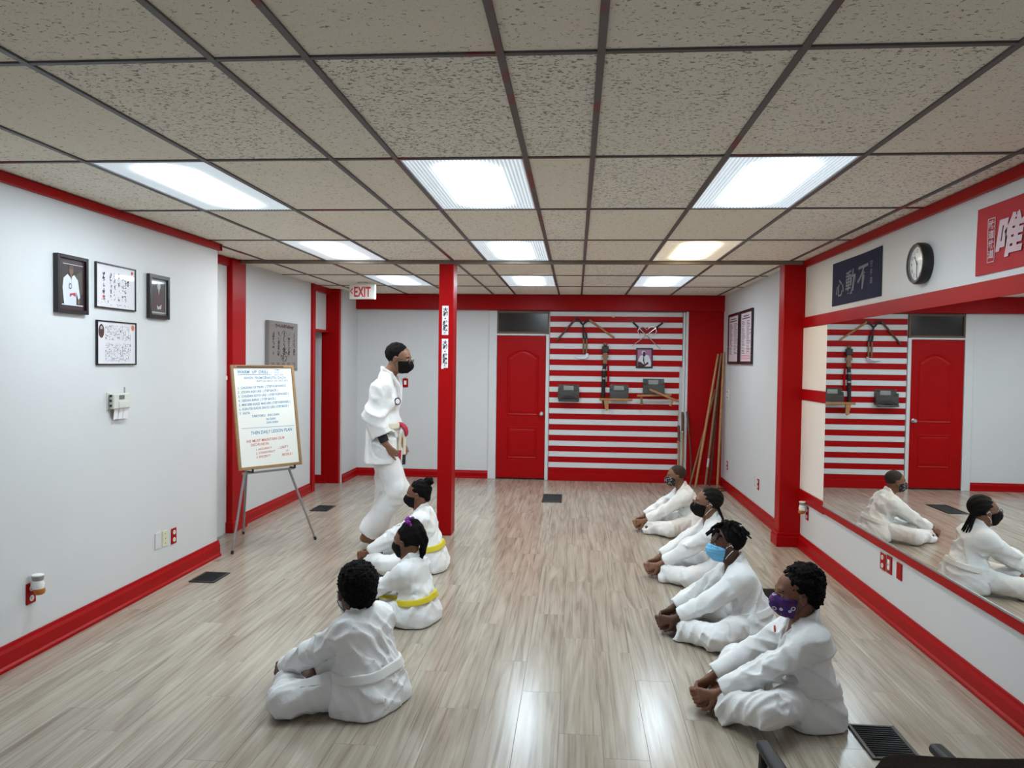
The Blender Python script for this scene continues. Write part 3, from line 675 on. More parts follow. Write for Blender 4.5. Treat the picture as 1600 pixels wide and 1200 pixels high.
# ---------------------------------------------------------------- weapons on the striped wall
def wl(name, x, z, label, cat, group=None, y=0): return empty(name, (x, BY-.014-y, z), 0, label, cat, group)
def bar(a, b, r, r2=None, seg=8): return MB().tube([a, ((a[0]+b[0])/2, (a[1]+b[1])/2, (a[2]+b[2])/2), b], [r, (r+(r2 or r))/2, r2 or r], seg)
t = wl('nunchaku', .09, 2.20, 'pair of wooden nunchaku spread wide on the striped wall with black cord', 'nunchaku')
bar((-.375, -.02, -.195), (-.105, -.02, .125), .013, .016).build('stick', M['darkwood'], t)
bar((.085, -.02, .115), (.45, -.02, -.145), .016, .013).build('stick', M['wood'], t)
MB().tube([(-.105, -.022, .125), (-.06, -.03, .11), (-.02, -.03, .06), (.0, -.03, .04), (.03, -.03, .07), (.085, -.022, .115)], .014, 8).build('cord', M['cord'], t)
MB().tube([(0, -.03, .05), (.005, -.03, 0), (.015, -.03, -.055)], .012, 8).build('cord_loop', M['cord'], t)
t = wl('kama', .125, 2.0, 'pair of hanging sickles with brown handles below the nunchaku', 'sickle')
for dx in (-.02, .02):
    bar((dx, -.02, -.17), (dx*1.1, -.02, .04), .013, .012).build('handle', M['brownwood'], t)
    bar((dx, -.02, .04), (dx-.01, -.02, .13), .014, .015).build('grip', M['cord'], t)
for dy, dx in ((-.012, 0), (-.026, .015)):
    P = [(.035+dx, -.17), (.03+dx, -.215), (-.01+dx, -.245), (-.07+dx, -.245), (-.15+dx, -.222), (-.07+dx, -.222), (-.02+dx, -.212), (.01+dx, -.19), (.012+dx, -.165)]
    MB().prism(P, dy-.003, dy+.003).build('blade', M['steel'], t)
t = wl('ceremonial_staff', .412, 1.5, 'upright black and gilt staff with a carved wooden head, between the smoky holders', 'staff')
MB().lathe([(.012, .44), (.03, .452), (.03, .475), (.012, .49)], 12, 'z', (0, -.03, 0)).build('knob', M['brownwood'], t)
MB().box(-.045, .045, -.065, 0, .35, .44, .008).build('collar', M['dark'], t)
MB().prism([(-.02, .35), (.02, .35), (.05, .285), (.022, .27), (.03, .19), (-.03, .19), (-.022, .27), (-.05, .285)], -.05, -.012).build('carved_head', M['brownwood'], t)
MB().tube([(-.004, -.03, .19), (-.015, -.03, 0), (-.02, -.03, -.3), (-.005, -.03, -.41)], [.026, .028, .026, .012], 8).build('shaft', M['dark'], t)
for z in (.10, -.02): MB().lathe([(.029, z-.012), (.031, z), (.029, z+.012)], 10, 'z', (-.012, -.03, 0)).build('ring', M['greymetal'], t)
MB().tube([(.045, -.02, .18), (.05, -.02, .0), (.048, -.02, -.11)], [.012, .014, .016], 7).build('tassel', M['red'], t)
def sai(x, z, ang, label, y):
    t = empty('sai', (x, BY-.016-y, z), 0, label, 'sai', 'crossed sai'); t.rotation_euler = (0, ang, 0)
    MB().tube([(0, 0, -.37), (0, 0, -.1), (0, 0, .06)], [.004, .008, .011], 8).build('blade', M['steel'], t)
    MB().tube([(0, 0, .06), (0, 0, .17)], .013, 8).build('grip', M['cord'], t)
    MB().lathe([(.010, .17), (.017, .178), (.010, .192)], 8, 'z').build('pommel', M['steel'], t)
    MB().tube([(-.055, 0, -.05), (-.06, 0, .0), (-.04, 0, .035), (0, 0, .045), (.04, 0, .035), (.06, 0, .0), (.055, 0, -.05)], [.003, .006, .007, .009, .007, .006, .003], 7).build('prongs', M['steel'], t)
sai(.92, 2.165, math.radians(-46), 'sai with its point down to the right, crossed over another', .012)
sai(1.075, 2.17, math.radians(52), 'bright sai with its point down to the left, crossed over another', .034)
t = empty('framed_print', (.966, BY-.014, 1.777), 0, 'small black framed mauve print of a seated figure in white', 'picture')
y = frame_parts(t, .235, .285, .022, .02, M['frame'], P_mauve)
flat(t, 'print', [(1, ell_poly(-.012, .075, .028, .03)), (1, [(-.06, .03), (.0, .05), (.06, .035), (.095, -.06), (.09, -.12), (-.02, -.122), (-.04, -.06), (-.09, -.04)]),
    (2, ell_poly(-.005, .055, .021, .036)), (2, [(-.015, .02), (-.005, .02), (.0, -.05), (.015, -.1), (.0, -.1), (-.02, -.03)]), (2, [(-.09, -.06), (-.05, -.06), (.0, -.095), (.05, -.05), (.06, -.08), (.0, -.122), (-.09, -.122)])],
    [P_mauve, P_white, P_brown], y)
def holder(x, z, w, label):
    t = wl('acrylic_holder', x, z, label, 'holder', 'smoky acrylic holders')
    MB().box(-w/2, w/2, -.006, 0, -.1, .11, .002).build('back_panel', M['acrylic'], t)
    o = MB().box(-w/2, w/2, -.085, -.08, -.1, .02, .002); o.build('front_panel', M['acrylic'], t)
    MB().box(-w/2, -w/2+.005, -.08, -.006, -.1, .06).build('side_panel', M['acrylic'], t)
    MB().box(w/2-.005, w/2, -.08, -.006, -.1, .06).build('side_panel', M['acrylic'], t)
    MB().box(-w/2, w/2, -.085, 0, -.105, -.1).build('bottom_panel', M['acrylic'], t)
    MB().box(-.07, .07, -.0075, -.006, .03, .09).build('label_card', mat('grey_card', (.28, .29, .27, 1), .6), t)
    return t
holder(-.10, 1.275, .30, 'smoky clear wall holder nearest the red door')
holder(.615, 1.285, .265, 'smoky clear wall holder beside the upright staff')
holder(1.10, 1.375, .30, 'smoky clear wall holder on the right of the striped wall, highest')
t = wl('practice_weapon', -.10, 1.20, 'black curved weapon lying on the smoky holder nearest the door', 'weapon', None, .1)
MB().prism([(-.13, -.03), (-.10, .0), (-.02, .035), (.05, .03), (.13, -.01), (.15, -.03), (.08, -.02), (0, -.005), (-.08, -.025)], -.02, .02).build('blade_cover', M['dark'], t)
MB().tube([(-.14, -.02, -.04), (.15, -.02, -.045)], .012, 7).build('bar', M['dark'], t)
def tonfa(x, z, ang, label, y, L=.47, handle=True):
    t = empty('tonfa', (x, BY-.014-y, z), 0, label, 'tonfa'); t.rotation_euler = (0, ang, 0)
    MB().box(-L*.35, L*.65, -.022, .022, -.016, .016, .008).build('shaft', M['wood'], t)
    if handle:
        o = MB().lathe([(.016, -.016), (.015, -.10), (.021, -.115), (.018, -.13)], 10, 'z').build('handle', M['brownwood'], t); o.location = (-L*.22, 0, 0)
    return t
t = tonfa(.50, 1.185, 0, 'wooden tonfa lying level under the middle smoky holder', .11, .47, False)
MB().prism([(-.10, -.016), (-.03, -.016), (-.035, -.13), (-.055, -.165), (-.075, -.15), (-.09, -.08)], -.02, .02).build('handle', M['wood'], t)
tonfa(1.03, 1.25, -.04, 'wooden tonfa with grey knob pointing at the right edge of the striped wall', .12, .48)
o = tonfa(1.17, 1.28, .38, 'wooden tonfa leaning across the highest smoky holder', .19, .44, False)
MB().lathe([(.016, -.016), (.016, -.08), (.02, -.1)], 10, 'z', (.2, 0, 0)).build('handle', M['wood'], o)
t = wl('wall_hook', .52, 2.40, 'small beige hook at the top of the striped wall', 'hook')
MB().box(-.02, .02, -.01, 0, -.05, .045, .003).build('plate', M['beige'], t); MB().tube([(0, -.008, -.04), (0, -.03, -.045), (0, -.033, -.025)], .006, 6).build('prong', M['beige'], t)
# leaning staffs and wooden swords
def staff(base, top, r, m, label, name='bo_staff'):
    b, tp = Vector(base), Vector(top); L = (tp-b).length
    t = empty(name, b, 0, label, 'staff', 'staffs leaning in the back corner')
    t.rotation_mode = 'QUATERNION'; t.rotation_quaternion = Vector((0, 0, 1)).rotation_difference(tp-b)
    MB().lathe([(r*.75, 0), (r, .06), (r*1.1, L*.5), (r, L-.06), (r*.75, L)], 10, 'z').build('shaft', m, t); return t
staff((1.655, 10.60, .012), (1.975, 10.87, 1.845), .017, M['wood'], 'honey coloured staff leaning leftmost and longest in the red corner')
staff((1.60, 10.74, .012), (1.96, 10.93, 1.35), .014, M['brownwood'], 'shorter brown staff leaning just behind the honey coloured one')
t = staff((1.79, 10.62, .012), (2.020, 10.88, 1.855), .017, M['brownwood'], 'middle brown staff with silver tape near its foot')
MB().lathe([(.019, .28), (.0195, .40)], 10, 'z').build('tape', M['metal'], t)
staff((1.87, 10.74, .012), (2.030, 10.930, 1.80), .015, M['darkwood'], 'dark staff leaning behind the others in the red corner')
staff((1.95, 10.60, .012), (2.040, 10.80, 1.87), .016, M['wood'], 'honey coloured staff standing closest to the far right wall')
def bokken(base, top, bow, m, label, guard):
    b, tp = Vector(base), Vector(top); L = (tp-b).length
    t = empty('wooden_sword', b, 0, label, 'sword', 'wooden swords by the white batten')
    t.rotation_mode = 'QUATERNION'; t.rotation_quaternion = Vector((0, 0, 1)).rotation_difference(tp-b)
    MB().tube([(bow*math.sin(math.pi*k/8), 0, L*.72*k/8) for k in range(9)], [.010]+[.017]*8, 8, True, .7).build('blade', m, t)
    MB().tube([(0, 0, L*.72+.012), (-bow*.3, 0, L*.86), (-bow*.9, 0, L)], [.017, .018, .017], 8).build('grip', M['darkwood'] if guard else m, t)
    if guard: MB().lathe([(.03, L*.72), (.03, L*.72+.012)], 14, 'z').build('guard', M['metal'] if guard == 2 else m, t)
bokken((1.42, 10.80, .012), (1.475, 10.935, .83), .02, M['wood'], 'short wooden sword with guard, leftmost by the white batten', 1)
bokken((1.47, 10.78, .012), (1.525, 10.935, 1.02), .02, M['wood'], 'wooden sword with metal guard and dark grip by the white batten', 2)
bokken((1.62, 10.78, .012), (1.585, 10.915, 1.03), .015, M['darkwood'], 'dark wooden sword nearest the red wall panel', 0)
t = empty('practice_block', (1.90, 10.35, 0), .75, 'low wooden piece lying on the floor by the far right baseboard', 'weapon')
MB().box(-.14, .14, -.03, .03, .002, .03, .006).build('bar', M['wood'], t); MB().box(.05, .16, -.028, .028, .031, .045, .004).build('cap', M['darkwood'], t)
MB().tube([(-.12, 0, .045), (.03, 0, .042)], .013, 8).build('handle', M['brownwood'], t)

# ---------------------------------------------------------------- whiteboard on its easel
A0 = Vector((-2.886, 6.35, .722)); B0 = Vector((-2.520, 6.85, .722))
ux = (B0-A0).normalized(); nb = Vector((-ux.y, ux.x, 0))
BW = (B0-A0).length; tilt = math.asin(.15/.92)
ea = empty('easel', ((A0.x+B0.x)/2, (A0.y+B0.y)/2, 0), math.atan2(ux.y, ux.x), 'folding metal easel standing on three thin legs with black tips', 'easel')
def etube(name, a, b, r=.011): return bar(a, b, r).build(name, M['greymetal'], ea)
legs = [((-.22, -.02, .70), (-.30, -.06, .012)), ((.24, -.02, .70), (.30, .07, .012)), ((-.15, .10, .72), (-.09, .55, .012))]
Wm = Matrix.Translation(ea.location) @ Matrix.Rotation(ea.rotation_euler[2], 4, 'Z')
Wi = Wm.inverted()
feet = [Wi @ Vector((-2.92, 6.30, .012)), Wi @ Vector((-2.40, 6.92, .012)), Wi @ Vector((-3.17, 7.08, .012))]
tops = [Vector((-.235, .03, .70)), Vector((.20, .03, .70)), Vector((-.20, .06, .74))]
for a, b in zip(tops, feet):
    lg = bar(a, b, .012, .009).build('leg', M['greymetal'], ea)
    d_ = (b-a).normalized(); MB().tube([b-d_*.03, b], .0135, 8).build('rubber_tip', M['dark'], lg)
etube('mast', (-.20, .06, .72), (-.02, .20, 1.55), .010); etube('mast', (.20, .06, .72), (.02, .20, 1.55), .010)
etube('cross_bar', (-.26, .03, .69), (.26, .03, .69), .010)
for x in (-.20, .22): MB().box(x-.012, x+.012, -.045, .03, .70, .712, .003).box(x-.010, x+.010, -.045, -.036, .712, .735, .003).build('rest_peg', M['dark'], ea)
wb = empty('whiteboard', ((A0.x+B0.x)/2, (A0.y+B0.y)/2, .722), 0, 'wood framed whiteboard with blue and red handwriting standing on the easel', 'whiteboard')
wb.rotation_euler = Matrix.Rotation(math.atan2(ux.y, ux.x), 3, 'Z').to_4x4().to_euler()
wb.matrix_world = Matrix.Translation(wb.location) @ Matrix.Rotation(math.atan2(ux.y, ux.x), 4, 'Z') @ Matrix.Rotation(-tilt, 4, 'X')
HB = .925; hw = BW/2+.005
fb = .026
MB().box(-hw, -hw+fb, -.02, .0, 0, HB, .003).build('frame_rail', M['boardwood'], wb); MB().box(hw-fb, hw, -.02, 0, 0, HB, .003).build('frame_rail', M['boardwood'], wb)
MB().box(-hw+fb, hw-fb, -.02, 0, 0, fb, .003).build('frame_rail', M['boardwood'], wb); MB().box(-hw+fb, hw-fb, -.02, 0, HB-fb, HB, .003).build('frame_rail', M['boardwood'], wb)
MB().box(-hw+fb, hw-fb, -.010, -.002, fb, HB-fb).build('writing_surface', M['board'], wb)
MB().box(-hw+.06, hw-.11, -.026, -.018, HB-.02, HB-.006, .002).build('clip_bar', M['brownpaint'], wb)
blue = MB(); redm = MB()
def hand_(mb, s_, x, z, size, rot=0.0, sx=.9, bold=.0): put_text(mb, s_, size, x, z, -.0107, .18, sx, rot, bold*.5+.0002)
Z = HB
hand_(blue, 'WARM  UP  DRILL', -.255, Z-.075, .038, 0, 1.0, .0011)
blue.box(-.25, .075, -.0109, -.0103, Z-.088, Z-.084)
for q, s_ in enumerate(('10 MIN', '30 SEC - 5', 'EACH SIDE')): hand_(blue, s_, .11, Z-.052-.022*q, .021, .02)
hand_(blue, 'KIHON  FROM ZENKUTSU DACHI', -.195, Z-.125, .030, 0, .92, .0004)
hand_(blue, '(LEFT LEG BACK ON FIRST SET)', -.075, Z-.152, .024, 0, .95)
L_ = ['1.  CHUDAN OI TSUKI  ( STEP FORWARD )', '2.  JODAN AGE UKE  ( STEP BACK )', '3.  CHUDAN SOTO UKE  ( STEP FORWARD )', '4.  GEDAN BARAI  ( STEP BACK )', '5.  MAE GERI KEAGE  MAE GERI ( STEP FORWARD )', '6.  KOKUTSU DACHI, SHUTO UKE ( STEP BACK )', '7.  KATA']
for q, s_ in enumerate(L_): hand_(blue, s_, -.265, Z-.215-.0375*q, .0285, .035, .80 if q in (4, 5) else .9, .0005)
for q, s_ in enumerate(('TAIKYOKU   SHO DAN', 'NI DAN', 'SAN DAN')): hand_(blue, s_, -.15 if q == 0 else -.012, Z-.468-.031*q, .028, .03, .95, .0005)
blue.box(-.255, .27, -.0109, -.0103, Z-.562, Z-.559)
hand_(blue, 'THEN DAILY LESSON PLAN', -.175, Z-.62, .040, .03, .86, .0007)
hand_(redm, 'WE MUST MAINTAIN OUR', -.225, Z-.69, .034, .035, .95, .0003); hand_(redm, 'DISCIPLINE IN:', -.185, Z-.722, .031, .03, .9, .0003)
for q, s_ in enumerate(('1. ACCURACY', '2. CONSISTENCY', '3. SINCERITY')): hand_(redm, s_, -.14, Z-.762-.034*q, .026, .04, .95, .0002)
hand_(redm, '- UNITY', .085, Z-.765, .032, .05, .9, .0003); hand_(redm, 'OF', .16, Z-.795, .022, .05); hand_(redm, 'PEOPLE !', .115, Z-.832, .032, .05, .9, .0004)
blue.build('blue_handwriting', M['markblue'], wb); tag(redm.build('red_handwriting', M['markred'], wb), kind='stuff'); tag(bpy.data.objects['blue_handwriting'], kind='stuff')

# ---------------------------------------------------------------- floor vents
slat_me = MB().box(-.085, .085, -.003, .003, .001, .006, .001).mesh('louvre', M['dark'])
vents = [(-2.79, 5.635, .20, .27, 'black floor vent in front of the whiteboard, beside the picture wall'), (-2.845, 8.44, .20, .32, 'black floor vent near the doorway, behind the easel'),
         (-.27, 9.50, .24, .56, 'black floor vent in front of the red door'), (1.405, 3.52, .215, .32, 'large black floor vent beside the front right child'), (1.45, 5.72, .205, .30, 'black floor vent half hidden behind the child in the blue mask')]
for x, y, w, l, lab in vents:
    t = empty('floor_vent', (x, y, 0), 0, lab, 'vent', 'black floor vents')
    f_ = MB()
    for a in ((-w/2, -w/2+.018, -l/2, l/2), (w/2-.018, w/2, -l/2, l/2), (-w/2+.018, w/2-.018, -l/2, -l/2+.018), (-w/2+.018, w/2-.018, l/2-.018, l/2)): f_.box(a[0], a[1], a[2], a[3], .0003, .009, .002)
    f_.build('frame', M['dark'], t); MB().box(-w/2+.018, w/2-.018, -l/2+.018, l/2-.018, .0003, .0012).build('duct', mat('duct_black', (.004, .004, .004, 1), .8) if 'duct_black' not in bpy.data.materials else bpy.data.materials['duct_black'], t)
    nn = int((l-.04)/.02); sc_ = (w-.036)/.17
    for k in range(nn):
        o = link('louvre', slat_me, t, (0, -l/2+.028+k*(l-.056)/max(1, nn-1), .001)); o.scale = (sc_, 1, 1); o.rotation_euler = (.5, 0, 0)

# ---------------------------------------------------------------- chair at the lower right
ch = empty('waiting_chair', (.79, 1.86, 0), .07, 'brown fabric chair with black armrests at the lower right, seen from behind', 'chair')
MB().box(-.235, .235, -.20, .27, .40, .47, .03).build('seat', M['chairfab'], ch)
nbk = MB(); vs = []; nx, nz = 26, 22
for sgn in (0, 1):
    for j in range(nz+1):
        for i_ in range(nx+1):
            u, v = i_/nx*2-1, j/nz
            th = .034*max(.02, (1-abs(u)**5)**.5)*max(.02, (1-abs(v*2-1)**5)**.5)
            vs.append((u*.205, -.258-.05*v+.02*u*u+(th if sgn else -th), .50+.424*v-.035*abs(u)**16*v))
n1 = (nx+1)*(nz+1)
F_ = [(s*n1+j*(nx+1)+i_, s*n1+j*(nx+1)+i_+1, s*n1+(j+1)*(nx+1)+i_+1, s*n1+(j+1)*(nx+1)+i_) for s in (0, 1) for j in range(nz) for i_ in range(nx)]
edge = [j*(nx+1) for j in range(nz+1)]+[nz*(nx+1)+i_ for i_ in range(1, nx+1)]+[j*(nx+1)+nx for j in range(nz-1, -1, -1)]+[i_ for i_ in range(nx-1, 0, -1)]
F_ += [(a, b, b+n1, a+n1) for a, b in zip(edge, edge[1:]+edge[:1])]
nbk.add(vs, F_, True); nbk.build('backrest', M['chairfab'], ch)
for sx_ in (-1, 1):
    ar = MB().box(-.008+sx_*.235-.021, -.008+sx_*.235+.021, -.20, .285, .635, .665, .009).build('armrest', M['chairblack'], ch); ar.modifiers.new('round', 'BEVEL').width = .004
    MB().tube([(sx_*.25, .25, .64), (sx_*.252, .27, .40), (sx_*.255, .28, .0)], .013, 8).build('leg', M['dark'], ch)
    MB().tube([(sx_*.235, -.285, .80), (sx_*.245, -.235, .45), (sx_*.255, -.29, .0)], .013, 8).build('leg', M['dark'], ch)
    MB().box(sx_*.25-.012, sx_*.25+.012, -.27, -.19, .62, .66, .004).build('arm_bracket', M['dark'], ch)
MB().tube([(-.252, .02, .40), (.252, .02, .40)], .012, 8).build('seat_bar', M['dark'], ch)
# ---------------------------------------------------------------- people: bodies and clothes grown from distance fields
f32 = np.float32
class Field:
    def __init__(s, lo, hi, h):
        s.lo = np.array(lo, f32); s.h = h
        n = np.ceil((np.array(hi)-np.array(lo))/h).astype(int)+1
        s.ax = [s.lo[i]+h*np.arange(n[i], dtype=f32) for i in range(3)]
        s.f = np.full(n, .08, f32)
    def sub(s, lo, hi):
        sl = []
        for i in range(3):
            a = max(0, int(math.floor((lo[i]-s.lo[i])/s.h))); b = min(len(s.ax[i]), int(math.ceil((hi[i]-s.lo[i])/s.h))+1)
            if b <= a: return None
            sl.append(slice(a, b))
        X = s.ax[0][sl[0]][:, None, None]; Y = s.ax[1][sl[1]][None, :, None]; Z = s.ax[2][sl[2]][None, None, :]
        return tuple(sl), X, Y, Z
    def mix(s, sl, d, k, op):
        f = s.f[sl]
        if op == 'u':
            if k:
                h = np.clip(.5+.5*(f-d)/k, 0, 1); s.f[sl] = f+(d-f)*h-k*h*(1-h)
            else: s.f[sl] = np.minimum(f, d)
        else:
            if k:
                h = np.clip(.5-.5*(f+d)/k, 0, 1); s.f[sl] = f+(-d-f)*h+k*h*(1-h)
            else: s.f[sl] = np.maximum(f, -d)
    def cone(s, a, b, ra, rb=None, k=.02, op='u', off=0):
        rb = ra if rb is None else rb; ra += off; rb += off
        a = np.array(a, f32); b = np.array(b, f32); m = max(ra, rb)+.05+k
        q = s.sub(np.minimum(a, b)-m, np.maximum(a, b)+m)
        if q is None: return
        sl, X, Y, Z = q; ba = b-a; L = float(ba@ba)+1e-12
        x, y, z = X-a[0], Y-a[1], Z-a[2]
        t = np.clip((x*ba[0]+y*ba[1]+z*ba[2])/L, 0, 1)
        d = np.sqrt((x-t*ba[0])**2+(y-t*ba[1])**2+(z-t*ba[2])**2)-(ra+t*(rb-ra))
        s.mix(sl, d.astype(f32), k, op)
    def ell(s, c, r, k=.02, op='u', R=None, off=0):
        c = np.array(c, f32); r = np.array(r, f32)+off; m = float(r.max())+.05+k
        q = s.sub(c-m, c+m)
        if q is None: return
        sl, X, Y, Z = q; x, y, z = X-c[0], Y-c[1], Z-c[2]
        if R is not None:
            R = np.array(R, f32); x, y, z = (R[0, 0]*x+R[1, 0]*y+R[2, 0]*z, R[0, 1]*x+R[1, 1]*y+R[2, 1]*z, R[0, 2]*x+R[1, 2]*y+R[2, 2]*z)
        k0 = np.sqrt((x/r[0])**2+(y/r[1])**2+(z/r[2])**2)+1e-6
        k1 = np.sqrt((x/r[0]**2)**2+(y/r[1]**2)**2+(z/r[2]**2)**2)+1e-6
        s.mix(sl, (k0*(k0-1)/k1).astype(f32), k, op)
    def cut(s, p, n, c=None, rad=None, k=0):      # remove what lies on the n side of the plane (inside a ball if given)
        n = np.array(n, f32); n = n/np.linalg.norm(n)
        if c is None: c = np.array([(a[0]+a[-1])/2 for a in s.ax]); rad = 99
        c = np.array(c, f32); q = s.sub(c-rad, c+rad)
        if q is None: return
        sl, X, Y, Z = q
        d = (X-p[0])*n[0]+(Y-p[1])*n[1]+(Z-p[2])*n[2]
        if rad < 50:
            ins = ((X-c[0])**2+(Y-c[1])**2+(Z-c[2])**2) < rad*rad
            s.f[sl] = np.where(ins, np.maximum(s.f[sl], d), s.f[sl])
        else: s.f[sl] = np.maximum(s.f[sl], d)
    def prims(s, P, k, off=0):
        for p in P:
            if p[0] == 'c': s.cone(p[1], p[2], p[3], p[4], k, 'u', off)
            else: s.ell(p[1], p[2], k, 'u', None, off)
    def folds(s, amp, freq, seed, centres=(), n=5):
        idx = np.nonzero(np.abs(s.f) < .02); r = np.random.RandomState(seed)
        p = np.stack([s.ax[i][idx[i]] for i in range(3)], 1); v = np.zeros(len(p), f32)
        for _ in range(n+3):
            kv = r.normal(size=3); kv *= freq*1.5/np.linalg.norm(kv); w = r.normal(size=3)*freq*.45; l = r.normal(size=3)*freq*.42
            rd = 1-np.abs(np.sin(p@kv+r.uniform(0, 6)+1.9*np.sin(p@w+r.uniform(0, 6))))
            mk = np.clip(.15+np.sin(p@l+r.uniform(0, 6)), 0, 1)
            v -= (rd*rd*1.7-.45)*mk
        A = np.full(len(p), amp*.55/math.sqrt(n), f32)
        for c, rad, g in centres: A += g/math.sqrt(n)*np.exp(-((p-np.array(c))**2).sum(1)/(rad*rad)).astype(f32)
        s.f[idx] += A*v
    def bumps(s, amp, freq, seed, n=6):
        idx = np.nonzero(np.abs(s.f) < .02); r = np.random.RandomState(seed)
        p = np.stack([s.ax[i][idx[i]] for i in range(3)], 1); v = np.zeros(len(p), f32)
        for _ in range(n):
            kv = r.normal(size=3); kv *= freq/np.linalg.norm(kv); v += np.sin(p@kv+r.uniform(0, 6))
        s.f[idx] += amp*v/math.sqrt(n)
    def net(s):
        f = s.f; f[0] = f[-1] = .05; f[:, 0] = f[:, -1] = .05; f[:, :, 0] = f[:, :, -1] = .05
        ins = f < 0; nx, ny, nz = f.shape
        cnt = np.zeros((nx-1, ny-1, nz-1), np.int8)
        for a in (0, 1):
            for b in (0, 1):
                for c in (0, 1): cnt += ins[a:nx-1+a, b:ny-1+b, c:nz-1+c]
        cells = np.nonzero((cnt > 0) & (cnt < 8)); N = len(cells[0])
        vid = np.full(cnt.shape, -1, np.int32); vid[cells] = np.arange(N)
        ci = np.stack(cells, 1); acc = np.zeros((N, 3)); num = np.zeros(N)
        corner = [(a, b, c) for a in (0, 1) for b in (0, 1) for c in (0, 1)]
        val = {c: f[ci[:, 0]+c[0], ci[:, 1]+c[1], ci[:, 2]+c[2]] for c in corner}
        for a in corner:
            for ax in range(3):
                if a[ax]: continue
                b = list(a); b[ax] = 1; b = tuple(b)
                va, vb = val[a], val[b]; m = (va < 0) != (vb < 0)
                t = np.where(m, va/np.where(m, va-vb, 1), 0)
                p = np.zeros((N, 3)); p[:] = a; p[:, ax] += t
                acc[m] += p[m]; num[m] += 1
        V = (ci+acc/num[:, None])*s.h+s.lo
        quads = []
        for ax in range(3):
            o = [(ax+1) % 3, (ax+2) % 3]
            A = ins.take(range(ins.shape[ax]-1), ax); B = ins.take(range(1, ins.shape[ax]), ax)
            e = np.nonzero(A != B); e = np.stack(e, 1)
            ok = np.ones(len(e), bool)
            for q in o: ok &= (e[:, q] > 0) & (e[:, q] < f.shape[q]-1)
            e = e[ok]; flip = A[e[:, 0], e[:, 1], e[:, 2]]
            g = []
            for da, db in ((-1, -1), (0, -1), (0, 0), (-1, 0)):
                i3 = e.copy(); i3[:, o[0]] += da; i3[:, o[1]] += db; g.append(vid[i3[:, 0], i3[:, 1], i3[:, 2]])
            g = np.stack(g, 1); g[~flip] = g[~flip][:, ::-1]; quads.append(g)
        return V, np.concatenate(quads)
def relax(V, Q, it=2):
    e = np.concatenate([Q[:, [0, 1]], Q[:, [1, 2]], Q[:, [2, 3]], Q[:, [3, 0]]]); c = np.bincount(e[:, 0], minlength=len(V))+np.bincount(e[:, 1], minlength=len(V))
    for _ in range(it):
        s_ = np.stack([np.bincount(e[:, 0], V[e[:, 1], k], len(V))+np.bincount(e[:, 1], V[e[:, 0], k], len(V)) for k in range(3)], 1)
        V = V*.4+.6*s_/np.maximum(c, 1)[:, None]
    return V
def np_mesh(name, V, Q, m, T=None):
    if name in ('jacket', 'trousers'): V = relax(V, Q)
    me = bpy.data.meshes.new(name)
    if T is not None: V = V@np.array(T[0]).T+np.array(T[1])
    me.vertices.add(len(V)); me.vertices.foreach_set('co', V.astype(f32).ravel())
    me.loops.add(Q.size); me.loops.foreach_set('vertex_index', Q.astype(np.int32).ravel())
    me.polygons.add(len(Q)); me.polygons.foreach_set('loop_start', np.arange(0, Q.size, 4, dtype=np.int32))
    me.polygons.foreach_set('use_smooth', np.ones(len(Q), bool)); me.materials.append(m); me.update(calc_edges=True); me.validate()
    return me
A_ = lambda *v: np.array(v, float)
def nrm(v): return v/(np.linalg.norm(v)+1e-9)
def ik(a, b, l1, l2, pole):
    d = b-a; L = np.linalg.norm(d); L2_ = min(L, (l1+l2)*.999); u = d/(L+1e-9)
    x = (l1*l1-l2*l2+L2_*L2_)/(2*L2_); h = math.sqrt(max(0, l1*l1-x*x))
    p = pole-u*(pole@u); return a+u*x+nrm(p)*h

def gi_material(name, col, sc=1):
    m = bpy.data.materials.new(name); m.use_nodes = True; nt = m.node_tree; b = nt.nodes['Principled BSDF']; N = nt.nodes.new; L = nt.links.new
    tc = N('ShaderNodeTexCoord'); n = N('ShaderNodeTexNoise'); n.inputs['Scale'].default_value = 16; n.inputs['Detail'].default_value = 4; n.inputs['Distortion'].default_value = .3
    L(tc.outputs['Object'], n.inputs['Vector']); n2 = N('ShaderNodeTexNoise'); n2.inputs['Scale'].default_value = 420; L(tc.outputs['Object'], n2.inputs['Vector'])
    b1 = N('ShaderNodeBump'); b1.inputs['Strength'].default_value = .25; b1.inputs['Distance'].default_value = .02; L(n.outputs[0], b1.inputs['Height'])
    b2 = N('ShaderNodeBump'); b2.inputs['Strength'].default_value = .15; b2.inputs['Distance'].default_value = .004; L(n2.outputs[0], b2.inputs['Height']); L(b1.outputs[0], b2.inputs['Normal'])
    L(b2.outputs[0], b.inputs['Normal']); b.inputs['Base Color'].default_value = col; b.inputs['Roughness'].default_value = .9; b.inputs['Specular IOR Level'].default_value = .2
    return m
M['gi'] = gi_material('white_cotton', (.80, .80, .79, 1)); M['gi2'] = gi_material('white_cotton_trousers', (.78, .77, .76, 1))
M['belt_yellow'] = mat('yellow_belt', (.62, .50, .02, 1), .8, bump=.1, bscale=300); M['belt_white'] = mat('white_belt', (.74, .73, .70, 1), .85, bump=.1, bscale=300)
M['belt_cream'] = mat('cream_belt', (.66, .60, .46, 1), .8); M['belt_red'] = mat('red_belt', (.42, .015, .04, 1), .7)
def skin(name, c): return mat(name, c, .5, spec=.35, noise=.12, nscale=14)
SK = {'deep': skin('deep_brown_skin', (.085, .036, .020, 1)), 'brown': skin('brown_skin', (.175, .072, .040, 1)), 'mid': skin('mid_brown_skin', (.20, .095, .055, 1)), 'tan': skin('tan_brown_skin', (.235, .115, .066, 1))}
M['hair'] = mat('black_hair', (.005, .004, .004, 1), .8, spec=.12, bump=.9, bscale=190)
